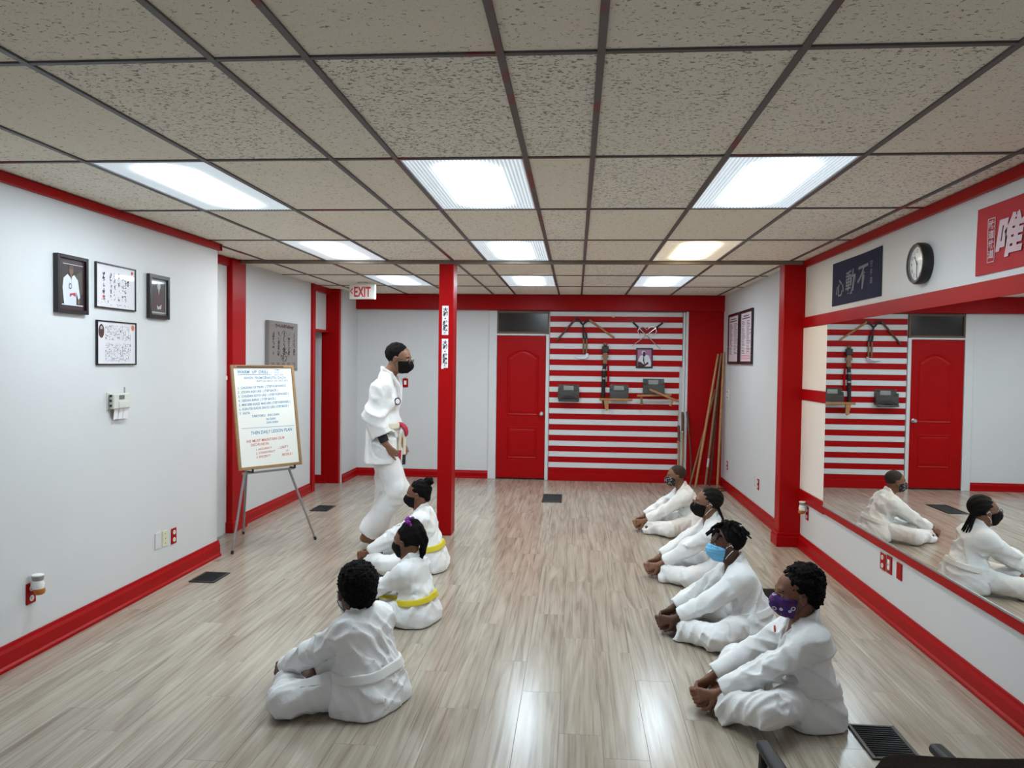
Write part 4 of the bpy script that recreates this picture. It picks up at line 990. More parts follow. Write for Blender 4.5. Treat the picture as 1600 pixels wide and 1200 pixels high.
M['hairbraid'] = mat('braided_hair', (.006, .005, .004, 1), .7, spec=.15, bump=.9, bscale=110)
M['hairshort'] = mat('cropped_hair', (.030, .017, .011, 1), .85, bump=.4, bscale=350)
M['maskblack'] = mat('black_mask', (.007, .006, .006, 1), .85, spec=.15)
M['maskpale'] = mat('pale_mask', (.55, .57, .60, 1), .7); M['maskblue'] = mat('blue_surgical_mask', (.16, .48, .78, 1), .7)
M['loop'] = mat('white_ear_loop', (.75, .75, .74, 1), .7); M['loopb'] = mat('dark_ear_loop', (.03, .03, .03, 1), .7)
M['eyewhite'] = mat('eye_white', (.62, .58, .54, 1), .25); M['iris'] = mat('dark_iris', (.012, .007, .005, 1), .15)
M['purple'] = mat('purple_scrunchie', (.16, .012, .20, 1), .85, bump=.4, bscale=120)
M['spectacle'] = mat('spectacle_frame', (.05, .03, .025, 1), .3)
M['speclens'] = mat('spectacle_lens', (1, 1, 1, 1), .03, alpha=.12)
def pattern_mask(name, base, spots, scale, thr, band=None):
    m = bpy.data.materials.new(name); m.use_nodes = True; nt = m.node_tree; b = nt.nodes['Principled BSDF']; N = nt.nodes.new; L = nt.links.new
    tc = N('ShaderNodeTexCoord'); v = N('ShaderNodeTexVoronoi'); v.inputs['Scale'].default_value = scale; L(tc.outputs['Object'], v.inputs['Vector'])
    r = N('ShaderNodeValToRGB'); e = r.color_ramp.elements; r.color_ramp.interpolation = 'CONSTANT'
    e[0].position = 0; e[0].color = base; e[1].position = thr; e[1].color = spots; k = e.new(thr+.12); k.color = base
    L(v.outputs['Distance'], r.inputs[0])
    if band:
        n = N('ShaderNodeTexNoise'); n.inputs['Scale'].default_value = 45; L(tc.outputs['Object'], n.inputs['Vector'])
        r2 = N('ShaderNodeValToRGB'); r2.color_ramp.elements[0].position = .45; r2.color_ramp.elements[1].position = .55
        r2.color_ramp.elements[0].color = base; r2.color_ramp.elements[1].color = band; L(n.outputs[0], r2.inputs[0])
        mx = N('ShaderNodeMix'); mx.data_type = 'RGBA'; mt = N('ShaderNodeMath'); mt.operation = 'COMPARE'; mt.inputs[1].default_value = thr+.06; mt.inputs[2].default_value = .06
        L(v.outputs['Distance'], mt.inputs[0]); L(mt.outputs[0], mx.inputs[0]); L(r2.outputs[0], mx.inputs[6]); mx.inputs[7].default_value = spots; L(mx.outputs[2], b.inputs['Base Color'])
    else: L(r.outputs[0], b.inputs['Base Color'])
    b.inputs['Roughness'].default_value = .8; return m
M['maskpurple'] = pattern_mask('purple_patterned_mask', (.028, .010, .13, 1), (.55, .55, .62, 1), 26, .17, (.09, .006, .10, 1))
M['maskpat'] = pattern_mask('black_white_patterned_mask', (.010, .010, .011, 1), (.55, .55, .55, 1), 60, .20)

# head, in its own frame: x forward, y left, z up, origin between the ears at eye level
FACE = [('e', (-.012, 0, .028), (.094, .074, .082)), ('e', (.022, 0, -.028), (.066, .060, .075)), ('c', (.040, -.022, -.082), (.040, .022, -.082), .026, .026)]
def head_prims(F, tr, sc, neck):
    c = lambda p: tr(A_(*p)*sc)
    def E(p, r, k=.02, op='u'): F.ell(c(p), A_(*r)*sc, k, op, tr.R)
    E(*FACE[0][1:], k=.02); E(*FACE[1][1:], k=.03); F.cone(c((.040, -.020, -.080)), c((.040, .020, -.080)), .026*sc, .026*sc, .03)
    F.cone(c((.070, -.030, .026)), c((.070, .030, .026)), .013*sc, .013*sc, .015)                    # brow
    for s_ in (-1, 1):
        E((.086, s_*.031, .004), (.014, .017, .011), .008, 's')                                     # eye socket
        E((.052, s_*.040, -.022), (.026, .022, .022), .02)                                          # cheek
        E((-.010, s_*.076, -.008), (.017, .010, .029), .006); E((-.004, s_*.088, -.006), (.009, .006, .015), .004, 's')   # ear
    F.cone(c((.086, 0, .006)), c((.100, 0, -.026)), .009*sc, .013*sc, .010)                          # nose
    for s_ in (-1, 1): F.cone(c((.090, s_*.011, -.029)), c((.084, s_*.014, -.028)), .008*sc, .007*sc, .006)
    F.cone(c((.083, -.016, -.054)), c((.083, .016, -.054)), .007*sc, .007*sc, .006); F.cone(c((.080, -.013, -.065)), c((.080, .013, -.065)), .008*sc, .008*sc, .006)
    F.cone(c((-.024, 0, -.055)), neck, .050*sc, .050*sc, .03)
class Frame:
    def __init__(s, R, o): s.R = np.array(R); s.o = np.array(o)
    def __call__(s, p): return s.R@p+s.o
def rot3(yaw, pitch, roll=0):     # pitch > 0 looks down
    cy, sy, cp, sp, cr, sr = math.cos(yaw), math.sin(yaw), math.cos(pitch), math.sin(pitch), math.cos(roll), math.sin(roll)
    return np.array([[cy, -sy, 0], [sy, cy, 0], [0, 0, 1]])@np.array([[cp, 0, sp], [0, 1, 0], [-sp, 0, cp]])@np.array([[1, 0, 0], [0, cr, -sr], [0, sr, cr]])

def hand(F, w, d, n, L, side, curl, spread=.0, h_k=.006, thumb=.6, fc=None):
    d = nrm(d); n = nrm(n-d*(n@d)); s_ = nrm(np.cross(d, n))*side
    for q in (.30, .0, -.28): F.cone(w+s_*q*.18*L, w+d*.48*L+s_*q*.36*L*1.15, .085*L, .075*L, .012)
    for i, (off, fl) in enumerate(((.33, .40), (.11, .46), (-.11, .42), (-.31, .33))):
        p = w+d*.48*L+s_*off*.42*L*1.15; th = 0; cc = curl if fc is None else fc[i]
        for j, (sg, ct) in enumerate(((.45, .75), (.31, 1.0), (.26, .8))):
            th += cc*ct; dd = d*math.cos(th)+n*math.sin(th)+s_*off*spread
            q = p+dd*sg*fl*L; r_ = (.058-.006*j)*L; F.cone(p, q, r_, r_-.005*L, h_k if j else .010); p = q
    p = w+d*.12*L+s_*.20*L; dd = nrm(d*.75+s_*.65+n*.25)
    q = p+dd*.26*L; F.cone(p, q, .080*L, .064*L, .012); dd = nrm(d*.8+n*thumb+s_*.05); q2 = q+dd*.2*L; F.cone(q, q2, .062*L, .056*L, .006); F.cone(q2, q2+nrm(dd+n*.3)*.13*L, .056*L, .048*L, .004)
def foot(F, heel, t, up, L, side):
    t = nrm(t); up = nrm(up-t*(up@t)); s_ = nrm(np.cross(up, t))*side      # s_ points to the big toe
    F.cone(heel, heel+t*.35*L+up*.05*L, .135*L, .13*L, .02); F.cone(heel+t*.3*L, heel+t*.66*L+s_*.09*L, .12*L, .095*L, .02); F.cone(heel+t*.3*L, heel+t*.62*L-s_*.11*L, .11*L, .085*L, .02)
    F.cone(heel+t*.05*L, heel+t*.05*L+up*.35*L, .13*L, .12*L, .03)
    for i, (o, e, r_) in enumerate(((.16, .97, .065), (.06, .95, .048), (-.03, .91, .045), (-.11, .86, .043), (-.18, .79, .042))):
        F.cone(heel+t*.64*L+s_*o*.85*L, heel+t*e*L+s_*o*L-up*.02*L, r_*L*.95, r_*L, .006)

def add_head_parts(root, T, sc, spec, h):
    R, o = T.R, T.o
    place = (R*sc, o)
    lo, hi = (-.22, -.17, -.30), (.18, .17, .26)
    skinm = spec['skin']
    # mask
    if spec.get('mask'):
        F = Field((-.02, -.10, -.14), (.15, .10, .05), h*.7/sc)
        off = .007
        for p in FACE[:2]: F.ell(p[1], p[2], .02, 'u', None, off)
        F.cone((.040, -.020, -.080), (.040, .020, -.080), .026, .026, .03, 'u', off); F.cone((.082, 0, .0), (.098, 0, -.03), .011, .015, .025, 'u', off+.003)
        F.cone((.07, 0, -.06), (.085, 0, -.045), .03, .03, .03, 'u', .004)
        for s_ in (-1, 1): F.ell((.052, s_*.040, -.022), (.026, .022, .022), .02, 'u', None, off)
        F.cut((.010, 0, 0), (-1, 0, -.18)); F.cut((.05, 0, -.006), (-.22, 0, 1)); F.cut((.04, 0, -.104), (.15, 0, -1))
        if spec['mask'] == 'maskblue':
            idx = np.nonzero(np.abs(F.f) < .02); F.f[idx] += .0018*np.sin(F.ax[2][idx[2]]*330)
        V, Q = F.net(); mo = link('face_mask', np_mesh('face_mask', V, Q, M[spec['mask']], place), root)
        mo['label'] = spec['masklabel']
        for s_ in (-1, 1):
            lp = MB(); lpm = M[spec.get('loop', 'loopb')]
            for z0, z1 in ((-.014, .012), (-.082, -.030)):
                pts = [A_(.014, s_*(.0645 if z0 > -.05 else .054), z0), A_(.004, s_*.077, (z0+z1)/2), A_(-.014, s_*.090, z1), A_(-.026, s_*.085, z1*.5-.008)]
                lp.tube([tuple(R@(p*sc)+o) for p in pts], .0022, 5)
            lp.build('ear_loop', lpm, mo)
    # eyes and brows
    for s_ in (-1, 1):
        mb = MB(); ns, nr = 12, 8; vs = []
        for i in range(nr+1):
            for j in range(ns):
                th = math.pi*i/nr; ph = 2*math.pi*j/ns; vs.append(tuple(R@(A_(.0720+.0125*math.cos(th), s_*.031+.0125*math.sin(th)*math.cos(ph), .004+.0095*math.sin(th)*math.sin(ph))*sc)+o))
        for i in range(nr):
            mb.mi = 1 if i < 2 else 0; mb.add([], [])
            for j in range(ns): mb.f.append((i*ns+j, i*ns+(j+1) % ns, (i+1)*ns+(j+1) % ns, (i+1)*ns+j)); mb.m.append(mb.mi); mb.sm.append(True)
        mb.v = vs; mb.build('eye', [M['eyewhite'], M['iris']], root)
        mb = MB(); mb.tube([tuple(R@(A_(*p)*sc)+o) for p in ((.0835, s_*.012, .026), (.082, s_*.030, .031), (.069, s_*.050, .026))], [.0025*sc, .0034*sc, .0016*sc], 6); mb.build('eyebrow', M['hair'], root)
        mb = MB(); mb.tube([tuple(R@(A_(*p)*sc)+o) for p in ((.0845, s_*.016, .008), (.0872, s_*.031, .0135), (.077, s_*.046, .007))], .0032*sc, 6); mb.build('eyelid', skinm, root)
    # hair
    st = spec['hair']; off = {'afro': .024, 'locs': .014, 'braids': .012, 'buzz': .007, 'pony': .014, 'bun': .013, 'short': .012, 'curls': .020}[st]
    F = Field((-.20, -.13, -.18), (.13, .13, .20), h*.55/sc)
    F.ell((-.014-off*1.35, 0, .030+off*.75), (.094-off*.05, .0745+off*.5, .083+off*.35), .0)
    if st in ('afro', 'curls'): F.ell((-.045, 0, .055), (.088, .080, .080), .03); F.ell((-.072, 0, -.02), (.050, .068, .055), .03)
    # hairline: forehead high, over the ears, down to the nape
    if st == 'short': F.cut((.062, 0, .066), (1, 0, -.12))
    F.cut((.050, 0, .036), (.62, 0, -.85)); F.cut((0, 0, -.072), (0, 0, -1))
    for s_ in (-1, 1): F.ell((.004, s_*.09, -.020), (.030, .030, .036), .004, 's')
    if st == 'afro': F.bumps(.0025, 200, 3); F.bumps(.0026, 420, 5, 9)
    if st == 'curls': F.bumps(.004, 170, 9); F.bumps(.004, 360, 6, 9)
    if st == 'locs':
        r = random.Random(5)
        for k in range(64):
            a = r.uniform(0, 2*math.pi); el = r.uniform(.25, 1.45)
            p = A_(-.014+.100*math.cos(el)*math.cos(a), .083*math.cos(el)*math.sin(a), .035+.090*math.sin(el))
            out = nrm(p-A_(-.014, 0, .02)); dn = A_(out[0]*.55, out[1]*.55, -.35-.5*r.random()+.35*out[2]); ln = r.uniform(.035, .06)
            q = p+nrm(out+.3*dn)*ln*.35; F.cone(p, q, .0085, .008, .004); F.cone(q, q+nrm(dn)*ln*.75, .008, .0055, .003)
    if st == 'braids':
        idx = np.nonzero(np.abs(F.f) < .02); y = F.ax[1][idx[1]]; z = F.ax[2][idx[2]]
        F.f[idx] += .0025*np.cos(np.arctan2(y, z-.0)*16)
        for k, (y0, dx) in enumerate(((-.028, 0), (-.008, -.012), (.014, -.004), (.032, .006))):
            p = A_(-.088, y0, -.03)
            for j in range(7):
                q = p+A_(-.008+dx*.2*(j > 3), .002*(k-1.5), -.017); F.cone(p, q, .011-.0005*j, .0085, .003); p = q
    if st == 'pony':
        F.cone((-.02, .0, .10), (-.06, .0, .115), .03, .034, .02)
        p = A_(-.07, -.012, .10)
        for j in range(9):
            q = p+A_(-.016+.004*j, -.003, -.020-.001*j); F.cone(p, q, .036-.0022*j, .033-.002*j, .012); p = q
        F.cone(p, p+A_(.0, -.012, -.03), .014, .010, .006); F.cone(p+A_(0, -.012, -.03), p+A_(.012, -.012, -.045), .011, .007, .006)
        F.bumps(.004, 130, 2)
    if st == 'bun':
        F.ell((-.106, 0, .104), (.040, .040, .038), .006); F.ell((-.085, 0, -.04), (.022, .045, .03), .03); F.bumps(.003, 160, 4)
    if st == 'short': F.bumps(.002, 170, 3)
    V, Q = F.net(); hm = M['hairshort'] if st == 'buzz' else (M['hairbraid'] if st == 'braids' else M['hair'])
    ho = link('hair', np_mesh('hair', V, Q, hm, place), root)
    if st == 'pony':
        mb = MB(); pts = []
        for k in range(41):
            a = 2*math.pi*k/40; pts.append(tuple(R@(A_(-.045+.036*math.cos(a)*.7, .036*math.sin(a), .128+.020*math.cos(a)+.006*math.sin(5*a))*sc)+o))
        mb.tube(pts, [.0135*sc*(1+.22*math.sin(1.9*k)) for k in range(41)], 10); so = mb.build('scrunchie', M['purple'], root); so['label'] = 'purple scrunchie'
    if spec.get('glasses'):
        gl = None
        for s_ in (-1, 1):
            mb = MB(); pts = [tuple(R@(A_(.104-.010*abs(math.cos(a))*.5, s_*(.032+.024*math.cos(a)), .0+.019*math.sin(a))*sc)+o) for a in np.linspace(0, 2*math.pi, 21)]
            mb.tube(pts, .0021*sc, 6)
            mb.tube([tuple(R@(A_(*p)*sc)+o) for p in ((.099, s_*.055, .006), (.05, s_*.078, .008), (-.005, s_*.083, .006), (-.018, s_*.084, -.006))], .0022*sc, 6)
            if gl is None: mb.tube([tuple(R@(A_(*p)*sc)+o) for p in ((.104, -.010, .004), (.107, 0, .008), (.104, .010, .004))], .002*sc, 6)
            if gl is None: gl = mb.build('spectacles', M['spectacle'], root)
            else: mb.build('rim', M['spectacle'], gl)
        for s_ in (-1, 1):
            mb = MB(); mb.quad([tuple(R@(A_(.1025-.005*abs(math.cos(a)), s_*(.032+.023*math.cos(a)), .018*math.sin(a))*sc)+o) for a in np.linspace(0, 2*math.pi, 20, endpoint=False)]); mb.build('lens', M['speclens'], gl)

def strip_belt(root, prims, k, c, n, half, off, m, lab, h, extra=(), folds=None):
    n = nrm(A_(*n)); c = A_(*c)
    F = Field(c-A_(.26, .26, .10), c+A_(.26, .26, .10), h*.6)
    F.prims(prims, k, off); F.cut(c+n*half, n); F.cut(c-n*half, -n)
    # hollow it so it is a band round the jacket
    G = Field(c-A_(.26, .26, .10), c+A_(.26, .26, .10), h*.6); G.prims(prims, k, off-.016); F.f = np.maximum(F.f, -G.f)
    V, Q = F.net(); bme = np_mesh('belt', V, Q, m); bme.set_sharp_from_angle(angle=math.radians(40)); b = link('belt', bme, root)
    if lab: b['label'] = lab
    for pts, w in extra:
        mb = MB()
        P = [A_(*p) for p in pts]; vs = []
        for i, p in enumerate(P):
            t = nrm(P[min(i+1, len(P)-1)]-P[max(i-1, 0)]); sd = nrm(np.cross(t, A_(*w))); up = nrm(np.cross(sd, t))*.004
            for a, b_ in ((-1, -1), (1, -1), (1, 1), (-1, 1)): vs.append(p+sd*half*.95*a+up*b_)
        fs = [(i*4+q, i*4+(q+1) % 4, (i+1)*4+(q+1) % 4, (i+1)*4+q) for i in range(len(P)-1) for q in range(4)]+[(0, 1, 2, 3), tuple(len(vs)-4+q for q in range(4))]
        mb.add(vs, fs, False); mb.build('belt_end', m, b)
    return b

def kid(spec):
    sc = spec.get('scale', 1); fat = spec.get('fat', 1); h = spec['h']
    root_loc = spec['loc']; rz = spec['heading']
    hd = A_(*spec['head']); nk = A_(*spec['neck']); hx = spec.get('reach', .47)
    R = rot3(spec.get('yaw', 0), spec.get('pitch', .05)); T = Frame(R, hd); hs = spec.get('hs', 1.0)
    pel = A_(0, 0, .105*sc); wst = A_(nk[0]*.22-.01, 0, .21*sc); cst = A_(nk[0]*.62-.005, 0, .22*sc+(nk[2]-.21*sc)*.52)
    shy = .135*sc*fat**.4
    sh = {s_: A_(nk[0]-.012, s_*shy, nk[2]-.055*sc) for s_ in (1, -1)}
    torso = [('c', pel+A_(0, -.06, 0)*sc, pel+A_(0, .06, 0)*sc, .112*fat*sc, .112*fat*sc), ('c', wst+A_(0, -.05, 0)*sc, wst+A_(0, .05, 0)*sc, .112*fat*sc, .112*fat*sc),
             ('c', cst+A_(0, -.065, 0)*sc, cst+A_(0, .065, 0)*sc, .102*fat*sc, .102*fat*sc), ('c', sh[-1]+A_(0, .03, 0), sh[1]-A_(0, .03, 0), .064*sc, .064*sc),
             ('c', nk+A_(-.014, 0, .0), sh[1]+A_(0, -.03, .0), .052*sc, .055*sc), ('c', nk+A_(-.014, 0, .0), sh[-1]+A_(0, .03, .0), .052*sc, .055*sc)]
    ank = {s_: A_(hx-.075*sc, s_*.058*sc, .058*sc) for s_ in (1, -1)}
    hip = {s_: A_(.03*sc, s_*.085*sc, .105*sc) for s_ in (1, -1)}
    kn = {s_: ik(hip[s_], ank[s_], .315*sc, .30*sc, A_(-.12, s_, spec.get('kneez', .05))) for s_ in (1, -1)}
    wr = {s_: A_(hx-.050*sc, s_*.092*sc, .120*sc) for s_ in (1, -1)}
    if 'wr' in spec:
        for s_ in spec['wr']: wr[s_] = A_(*spec['wr'][s_])
    el = {s_: ik(sh[s_], wr[s_], .235*sc, .22*sc, A_(-.25, s_*1.0, -.45)) for s_ in (1, -1)}
    lo = A_(-.30, -.50, -.01); hi = A_(max(.70, hx+.2), .50, hd[2]+.17)
    # body
    F = Field(lo, hi, h*.58)
    for p in torso: F.cone(p[1], p[2], p[3]*.86, p[4]*.86, .05)
    for s_ in (1, -1):
        F.cone(sh[s_], el[s_], .040*sc, .034*sc, .02); F.cone(el[s_], wr[s_], .035*sc, .024*sc, .015)
        F.cone(hip[s_], kn[s_], .075*sc*fat, .05*sc, .03); F.cone(kn[s_], ank[s_], .05*sc, .033*sc, .02)
        foot(F, A_(hx-.125*sc, s_*.034*sc, .042*sc), A_(1, -s_*.03, .20), A_(.0, s_*.8, .55), .19*sc, -s_)
        tgt = A_(hx+.065*sc, s_*.022, .080*sc)
        hand(F, wr[s_], tgt-wr[s_], A_(.1, -s_*.85, -.4), .160*sc, s_, .58, .42, .002, .35)
    head_prims(F, T, hs, nk)
    F.cut((0, 0, .004), (0, 0, -1))
    V, Q = F.net(); root = link('person', np_mesh('person', V, Q, spec['skin']), None, root_loc, rz)
    tag(root, spec['label'], 'person', 'seated children')
    # trousers
    F = Field(lo, A_(hi[0], hi[1], .36), h)
    for s_ in (1, -1):
        F.cone(hip[s_], kn[s_]*.98+A_(0, 0, -.004), .094*sc*fat, .072*sc*fat**.5, .04); 
        hem = ank[s_]+nrm(kn[s_]-ank[s_])*.045*sc
        F.cone(kn[s_]*.98+A_(0, 0, -.004), hem+nrm(ank[s_]-kn[s_])*.03, .072*sc*fat**.5, .076*sc, .04)
    F.cone(pel+A_(0, -.05, 0), pel+A_(0, .05, 0), .105*fat*sc, None, .05)
    for s_ in (1, -1):
        F.cone(ank[s_]-nrm(ank[s_]-kn[s_])*.09*sc, ank[s_]+A_(-.005, s_*.075, -.030)*sc, .068*sc, .045*sc, .02)
        d_ = nrm(ank[s_]-kn[s_]); hem = ank[s_]-d_*.035*sc
        F.cut(hem, d_, hem+d_*.09, .12); 
        F.cone(hem-d_*.02, hem+d_*.2, .040*sc, .044*sc, .0, 's')
    F.folds(.010, 23, spec['seed'], [(kn[1], .10, .016), (kn[-1], .10, .016), (hip[1], .12, .016), (hip[-1], .12, .016), (ank[1], .13, .020), (ank[-1], .13, .020)])
    F.cut((0, 0, .003), (0, 0, -1))
    V, Q = F.net(); link('trousers', np_mesh('trousers', V, Q, M['gi2']), root)
    # jacket
    F = Field(lo, A_(hi[0], hi[1], nk[2]+.14), h)
    jk = torso+[('c', A_(-.02, -.075, .085)*sc, A_(-.02, .075, .085)*sc, .128*fat*sc, .128*fat*sc)]
    F.prims(jk, .06)
    F.cone(A_(-.05, -.08, .02)*sc, A_(-.05, .08, .02)*sc, .125*fat*sc, None, .05)
    for s_ in (1, -1): F.cone(A_(.015, s_*.10, .11)*sc, A_(.02, s_*.135, .06)*sc, .112*fat*sc, .098*sc, .03)
    q = F.sub((.085*fat*sc, -.5, -.02), (.7, .5, .155*sc))
    # the skirt of the jacket opens at the front over the thighs
    sl, X, Y, Z = q; F.f[sl] = np.maximum(F.f[sl], np.minimum((X-.095*fat*sc-.03*np.cos(Y*8)), .155*sc-Z)+0*Y)
    for s_ in (1, -1):
        cuff = wr[s_]-nrm(wr[s_]-el[s_])*spec.get('cuff', .035)*sc
        F.cone(sh[s_], el[s_], .068*sc*fat**.4, .060*sc*fat**.3, .035); F.cone(el[s_], cuff+nrm(cuff-el[s_])*.03, .060*sc*fat**.3, .054*sc, .025)
    F.folds(.012, 22, spec['seed']+1, [(el[1], .11, .022), (el[-1], .11, .022), (sh[1]-A_(0, .03, .07), .10, .018), (sh[-1]-A_(0, -.03, .07), .10, .018), (wst, .16, .018), (A_(-.1, 0, .1), .16, .010)])
    for s_ in (1, -1):
        d_ = nrm(wr[s_]-el[s_]); cuff = wr[s_]-d_*spec.get('cuff', .035)*sc
        F.cut(cuff, d_, cuff+d_*.06, .085); F.cone(cuff-d_*.03, cuff+d_*.08, .035*sc, .038*sc, 0, 's')
        # shoulder seam
        sm = sh[s_]+(el[s_]-sh[s_])*.30; dd = nrm(el[s_]-sh[s_]); idx = F.sub(sm-.1, sm+.1); sl, X, Y, Z = idx
        t = (X-sm[0])*dd[0]+(Y-sm[1])*dd[1]+(Z-sm[2])*dd[2]; F.f[sl] += (.0028*np.exp(-(t/.006)**2)*(np.abs(F.f[sl]) < .02)).astype(f32)
    fw = nrm(np.cross(A_(0, 1, 0), nk-cst)); upv = nrm(nk-cst)
    vtop = nk+upv*.05+fw*.045; vbot = nk-upv*.14*sc+fw*.125*fat*sc
    F.cone(vtop, vbot, .048*sc, .006, .004, 's'); F.cone(nk+upv*.02, nk+upv*.14, .056*sc*hs, .07, .004, 's')
    F.cut((0, 0, .003), (0, 0, -1))
    V, Q = F.net(); link('jacket', np_mesh('jacket', V, Q, M['gi']), root)
    # lapel: a flat band round the neck crossing at the chest
    Fc = Field(A_(nk[0]-.16, -.15, nk[2]-.26), A_(nk[0]+.22, .15, nk[2]+.12), h*.8)
    back = nk-fw*.070*hs+upv*.045; 
    for s_ in (1, -1):
        P = [back+A_(0, 0, 0), nk-fw*.035+upv*.04+A_(0, s_*.064*hs, 0), nk+fw*.035+upv*.0+A_(0, s_*.062*hs, 0), nk+fw*.092*fat-upv*.07+A_(0, s_*.030, 0), nk+fw*.115*fat-upv*.15*sc-A_(0, s_*.012, 0)]
        for a, b in zip(P, P[1:]):
            for o_ in (-.014, 0, .014): Fc.cone(a+upv*o_, b+upv*o_, .0095, .0095, .006)
    V, Q = Fc.net(); link('lapel', np_mesh('lapel', V, Q, M['gi']), root)
    if spec.get('belt'):
        bz = wst*.75+pel*.25; nv = nrm(cst-pel)
        ex = []
        for e in spec.get('beltends', ()): ex.append(e)
        strip_belt(root, jk, .06, bz, nv, .021*sc, .012, M[spec['belt']], spec.get('beltlabel'), h*.8, ex)
    add_head_parts(root, T, hs, spec, h)
    return root
D = math.radians
KIDS = [
 dict(label='boy with short afro and white belt seated cross-legged with back to the camera', loc=(-1.01, 3.66, 0), heading=D(160), head=(.07, 0, .548), neck=(.035, 0, .445), yaw=-.58, pitch=.12, reach=.50, h=.0075,
      skin=SK['deep'], hair='afro', mask='maskpale', masklabel='pale face mask, only its edge seen', loop='loopb', belt='belt_white', seed=11, hs=1.07, fat=1.06,
      beltends=[(((.02, .155, .165), (.07, .19, .165), (.13, .235, .165), (.18, .27, .16)), (0, .6, 1))]),
 dict(label='girl with purple scrunchie and yellow belt seated behind the boy with the afro', loc=(-1.02, 4.87, 0), heading=D(166), head=(.06, 0, .515), neck=(.04, 0, .385), yaw=-.18, pitch=.10, reach=.44, h=.0095, scale=.86,
      skin=SK['brown'], hair='pony', mask='maskblack', masklabel='dark face mask', loop='loopb', belt='belt_yellow', seed=21, hs=.98,
      beltends=[(((.09, .07, .16), (.15, .11, .17), (.22, .13, .175)), (0, .3, 1)), (((.05, .125, .13), (.085, .15, .105), (.13, .165, .085)), (0, 1, .4))]),
 dict(label='girl with hair in a bun, black mask and yellow belt, seated beside the red post', loc=(-1.19, 6.14, 0), heading=D(178), head=(.085, 0, .60), neck=(.06, 0, .46), yaw=0, pitch=.10, reach=.53, h=.010,
      skin=SK['brown'], hair='bun', mask='maskblack', masklabel='black face mask', loop='loopb', belt='belt_yellow', seed=31, hs=.97,
      beltends=[(((.10, .06, .17), (.17, .10, .165), (.25, .12, .15)), (0, .3, 1))]),
 dict(label='boy with cropped hair and patterned black mask seated farthest from the camera', loc=(1.20, 7.80, 0), heading=D(182), head=(.18, 0, .565), neck=(.115, 0, .43), yaw=.05, pitch=.08, reach=.545, h=.0105,
      skin=SK['mid'], hair='buzz', mask='maskpat', masklabel='black mask with white pattern', loop='loopb', belt='belt_white', seed=41, hs=.92),
 dict(label='child with braided hair, glasses and large black mask seated second from the back wall', loc=(1.17, 6.10, 0), heading=D(180), head=(.125, 0, .60), neck=(.09, 0, .465), yaw=0, pitch=-.06, reach=.55, h=.0095, cuff=.05,
      skin=SK['mid'], hair='braids', mask='maskblack', masklabel='large black face mask', loop='loop', belt='belt_white', seed=51, hs=1.02, glasses=True),
 dict(label='child with short twisted locs and light blue surgical mask, seated', loc=(1.10, 4.84, 0), heading=D(181), head=(.15, 0, .575), neck=(.095, 0, .44), yaw=0, pitch=.02, reach=.52, h=.0085,
      skin=SK['deep'], hair='locs', mask='maskblue', masklabel='light blue pleated surgical mask', loop='loop', belt='belt_white', seed=61, hs=1.0),
 dict(label='child with short curly hair and purple patterned mask seated nearest the right wall vent', loc=(1.12, 3.77, 0), heading=D(181), head=(.045, 0, .592), neck=(.005, 0, .455), yaw=.04, pitch=.08, reach=.48, h=.0075, fat=1.04,
      skin=SK['brown'], hair='curls', mask='maskpurple', masklabel='purple mask with white round motifs', loop='loopb', belt='belt_white', seed=71, hs=1.03, kneez=.32),
]
for sp in KIDS:
    o = kid(sp)
    if sp['seed'] == 71:
        mb = MB(); mb.lathe([(.017, 0), (.017, .003), (.0, .004)], 18, 'x'); b_ = mb.build('badge', M['inkred'], o, (.125, -.045, .40)); b_['label'] = 'round red badge on the lapel'

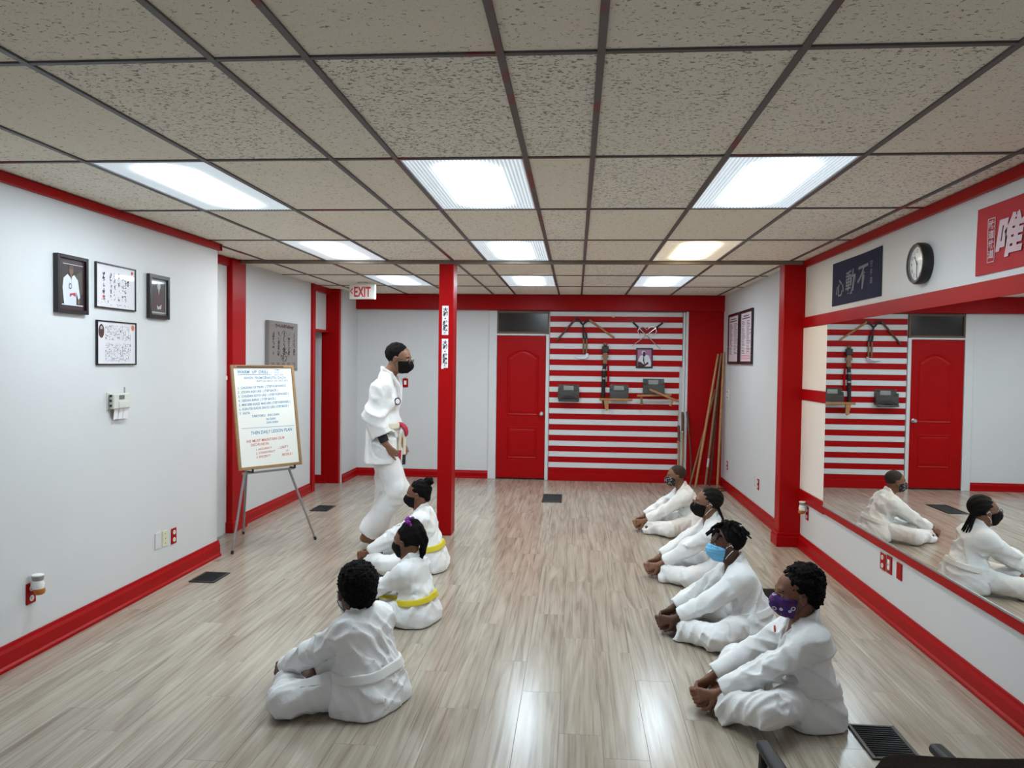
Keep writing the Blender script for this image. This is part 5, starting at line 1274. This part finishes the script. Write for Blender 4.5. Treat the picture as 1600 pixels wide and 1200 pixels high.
# ---------------------------------------------------------------- the instructor
def instructor():
    ox, oy = -1.70, 6.80
    W = lambda x, y, z: A_(x-ox, y-oy, z)
    h = .011
    nk = W(-1.68, 6.80, 1.575); hd = W(-1.588, 6.79, 1.708); T = Frame(rot3(-.10, .20), hd); hs = 1.15
    sh = {-1: W(-1.715, 6.62, 1.445), 1: W(-1.70, 6.98, 1.45)}           # -1 right arm (camera side)
    el = {-1: W(-1.765, 6.585, 1.20), 1: W(-1.76, 7.03, 1.20)}; wr = {-1: W(-1.665, 6.60, .965), 1: W(-1.63, 7.0, .97)}
    hip = {-1: W(-1.715, 6.72, .92), 1: W(-1.735, 6.89, .92)}
    kn = {-1: W(-1.575, 6.72, .535), 1: W(-1.725, 6.91, .50)}; ank = {-1: W(-1.865, 6.73, .145), 1: W(-1.775, 6.93, .085)}
    lo = A_(-.36, -.36, -.01); hi = A_(.36, .36, 1.95)
    torso = [('c', W(-1.725, 6.73, .98), W(-1.725, 6.88, .98), .125, .125), ('c', W(-1.715, 6.74, 1.14), W(-1.715, 6.87, 1.14), .118, .118),
             ('c', W(-1.715, 6.72, 1.32), W(-1.715, 6.88, 1.32), .125, .125), ('c', sh[-1]+A_(0, .04, 0), sh[1]-A_(0, .04, 0), .075, .075),
             ('c', nk+A_(-.015, 0, -.01), sh[1]-A_(0, .04, 0), .062, .068), ('c', nk+A_(-.015, 0, -.01), sh[-1]+A_(0, .04, 0), .062, .068)]
    F = Field(lo, hi, .0085)
    for p in torso: F.cone(p[1], p[2], p[3]*.86, p[4]*.86, .05)
    for s_ in (1, -1):
        F.cone(sh[s_], el[s_], .050, .042, .02); F.cone(el[s_], wr[s_], .043, .029, .015)
        F.cone(hip[s_], kn[s_], .085, .058, .03); F.cone(kn[s_], ank[s_], .056, .038, .02)
    foot(F, W(-1.885, 6.73, .088), A_(.95, 0, -.32), A_(.3, 0, .95), .255, 1)
    foot(F, W(-1.80, 6.93, .042), A_(1, .05, -.02), A_(0, 0, 1), .26, -1)
    hand(F, wr[-1], A_(.62, -.05, -.72), A_(.45, .55, -.25), .195, -1, .5, 0, .004, .3, (.12, .5, .62, .7))
    hand(F, wr[1], A_(.35, 0, -.9), A_(.3, -.7, -.1), .195, 1, .4)
    head_prims(F, T, hs, nk); F.cut((0, 0, .002), (0, 0, -1))
    V, Q = F.net(); root = link('person', np_mesh('person', V, Q, SK['tan']), None, (ox, oy, 0), 0)
    tag(root, 'man in white uniform with cream and red belt walking beside the whiteboard', 'person')
    # trousers
    F = Field(lo, A_(.36, .36, 1.05), h)
    F.cone(hip[-1]+A_(0, 0, .03), hip[1]+A_(0, 0, .03), .122, .122, .05)
    F.cone(hip[-1], kn[-1], .118, .098, .05); F.cone(kn[-1], ank[-1]+A_(-.0, 0, -.03), .098, .100, .05)
    F.cone(hip[1], kn[1], .118, .102, .04); F.cone(kn[1], ank[1]+A_(-.0, 0, -.03), .102, .105, .04)
    F.folds(.012, 15, 5, [(kn[-1], .16, .040), (hip[-1], .2, .014), (ank[-1], .18, .016), (kn[1], .15, .012)])
    for s_ in (-1, 1):
        d_ = nrm(ank[s_]-kn[s_]) if s_ == -1 else A_(0, 0, -1); hem = ank[s_]+d_*.005
        F.cut(hem, d_, hem+d_*.10, .17); F.cone(hem-d_*.03, hem+d_*.2, .070, .076, 0, 's')
    F.cut((0, 0, .003), (0, 0, -1))
    V, Q = F.net(); link('trousers', np_mesh('trousers', V, Q, M['gi2']), root)
    # jacket
    F = Field(A_(-.36, -.36, .70), A_(.36, .36, 1.75), h)
    F.prims(torso, .06); F.cone(W(-1.725, 6.73, 1.06), W(-1.73, 6.72, .76), .138, .160, .04); F.cone(W(-1.725, 6.87, 1.06), W(-1.73, 6.88, .76), .138, .160, .04)
    for s_ in (-1, 1):
        d_ = nrm(wr[s_]-el[s_]); cuff = wr[s_]-d_*.075
        F.cone(sh[s_]+A_(0, 0, -.01), el[s_], .078, .088, .06); F.cone(el[s_], cuff+d_*.04, .092, .088, .05)
    F.folds(.008, 14, 9, [(el[-1], .18, .014), (sh[-1]-A_(0, 0, .1), .14, .012), (W(-1.66, 6.68, 1.2), .16, .018), (W(-1.7, 6.66, .9), .2, .014)])
    for s_ in (-1, 1):
        d_ = nrm(wr[s_]-el[s_]); cuff = wr[s_]-d_*.075
        F.cut(cuff, nrm(d_+A_(.15, 0, -.4)), cuff+d_*.09, .125); F.cone(cuff-d_*.05, cuff+d_*.10, .054, .058, 0, 's')
        sm = sh[s_]+(el[s_]-sh[s_])*.28; dd = nrm(el[s_]-sh[s_]); sl, X, Y, Z = F.sub(sm-.12, sm+.12)
        t = (X-sm[0])*dd[0]+(Y-sm[1])*dd[1]+(Z-sm[2])*dd[2]; F.f[sl] += (.004*np.exp(-(t/.008)**2)*(np.abs(F.f[sl]) < .02)).astype(f32)
    F.cut(W(0, 0, .775), (0, 0, -1)); F.cone(W(-1.73, 6.74, .74), W(-1.73, 6.86, .74), .145, .145, 0, 's')
    F.cone(W(-1.62, 6.64, .75), W(-1.615, 6.65, .95), .006, .004, 0, 's')     # side vent
    F.cone(nk+A_(.05, 0, .05), W(-1.575, 6.80, 1.34), .052, .008, .004, 's'); F.cone(nk+A_(.0, 0, .02), nk+A_(.03, 0, .14), .066, .085, .004, 's')
    V, Q = F.net(); link('jacket', np_mesh('jacket', V, Q, M['gi']), root)
    Fc = Field(nk-A_(.16, .16, .34), nk+A_(.24, .16, .12), h*.8)
    for s_ in (1, -1):
        P = [nk+A_(-.075, 0, .045), nk+A_(-.04, s_*.07, .035), nk+A_(.04, s_*.07, -.01), nk+A_(.10, s_*.04, -.11), nk+A_(.105, -s_*.01, -.24)]
        for a, b in zip(P, P[1:]):
            for o_ in (-.014, 0, .014): Fc.cone(a+A_(0, 0, o_), b+A_(0, 0, o_), .010, .010, .006)
    V, Q = Fc.net(); link('lapel', np_mesh('lapel', V, Q, M['gi']), root)
    # undershirt cuff
    d_ = nrm(wr[-1]-el[-1]); mb = MB(); mb.tube([el[-1]+d_*.12, wr[-1]-d_*.04, wr[-1]-d_*.012], [.046, .042, .040], 14); o = mb.build('undershirt_cuff', M['black'], root); o['label'] = 'black undershirt cuff'
    b = strip_belt(root, torso+[('c', W(-1.725, 6.73, 1.06), W(-1.73, 6.72, .76), .138, .160), ('c', W(-1.725, 6.87, 1.06), W(-1.73, 6.88, .76), .138, .160)], .06, W(-1.715, 6.80, 1.115), (.04, 0, 1), .024, .010, M['belt_cream'], 'cream belt', h*.8)
    mb = MB(); mb.tube([W(-1.60, 6.79, 1.125), W(-1.57, 6.78, 1.122), W(-1.54, 6.77, 1.105), W(-1.522, 6.767, 1.08), W(-1.514, 6.765, 1.05), W(-1.516, 6.765, 1.025), W(-1.522, 6.765, 1.012)], [.022, .030, .034, .034, .030, .024, .014], 14, True, .55); o = mb.build('knot', M['belt_red'], b); o['label'] = 'red knot'
    for k, (dx, dy, z1) in enumerate(((.0, .0, .76), (-.035, -.03, .80))):
        mb = MB(); mb.box(-.022, .022, -.004, .004, z1-1.04+.09, 0, .001); o = mb.build('belt_end', M['belt_cream'], b, tuple(W(-1.525+dx, 6.755+dy, 1.04))); o.rotation_euler = (0, .05, 1.25)
        mb = MB(); mb.box(-.0225, .0225, -.0045, .0045, z1-1.04, z1-1.04+.09, .001); o2 = mb.build('belt_tip', M['belt_red'] if k else M['black'], b, tuple(W(-1.525+dx, 6.755+dy, 1.04))); o2.rotation_euler = (0, .05, 1.25)
    mb = MB(); mb.lathe([(.034, 0), (.034, .003), (.026, .0035)], 24, 'x'); o = mb.build('chest_emblem', M['ink'], root, tuple(W(-1.582, 6.70, 1.33))); o.rotation_euler = (0, 0, -.75); o['label'] = 'dark round emblem on the chest'
    mb = MB(); mb.lathe([(.024, .0), (.024, .0045), (.0, .005)], 20, 'x'); o2 = mb.build('emblem_centre', M['paper'], o)
    add_head_parts(root, T, hs, dict(skin=SK['tan'], hair='short', mask='maskblack', masklabel='black face mask', loop='loopb', glasses=True), h)
instructor()
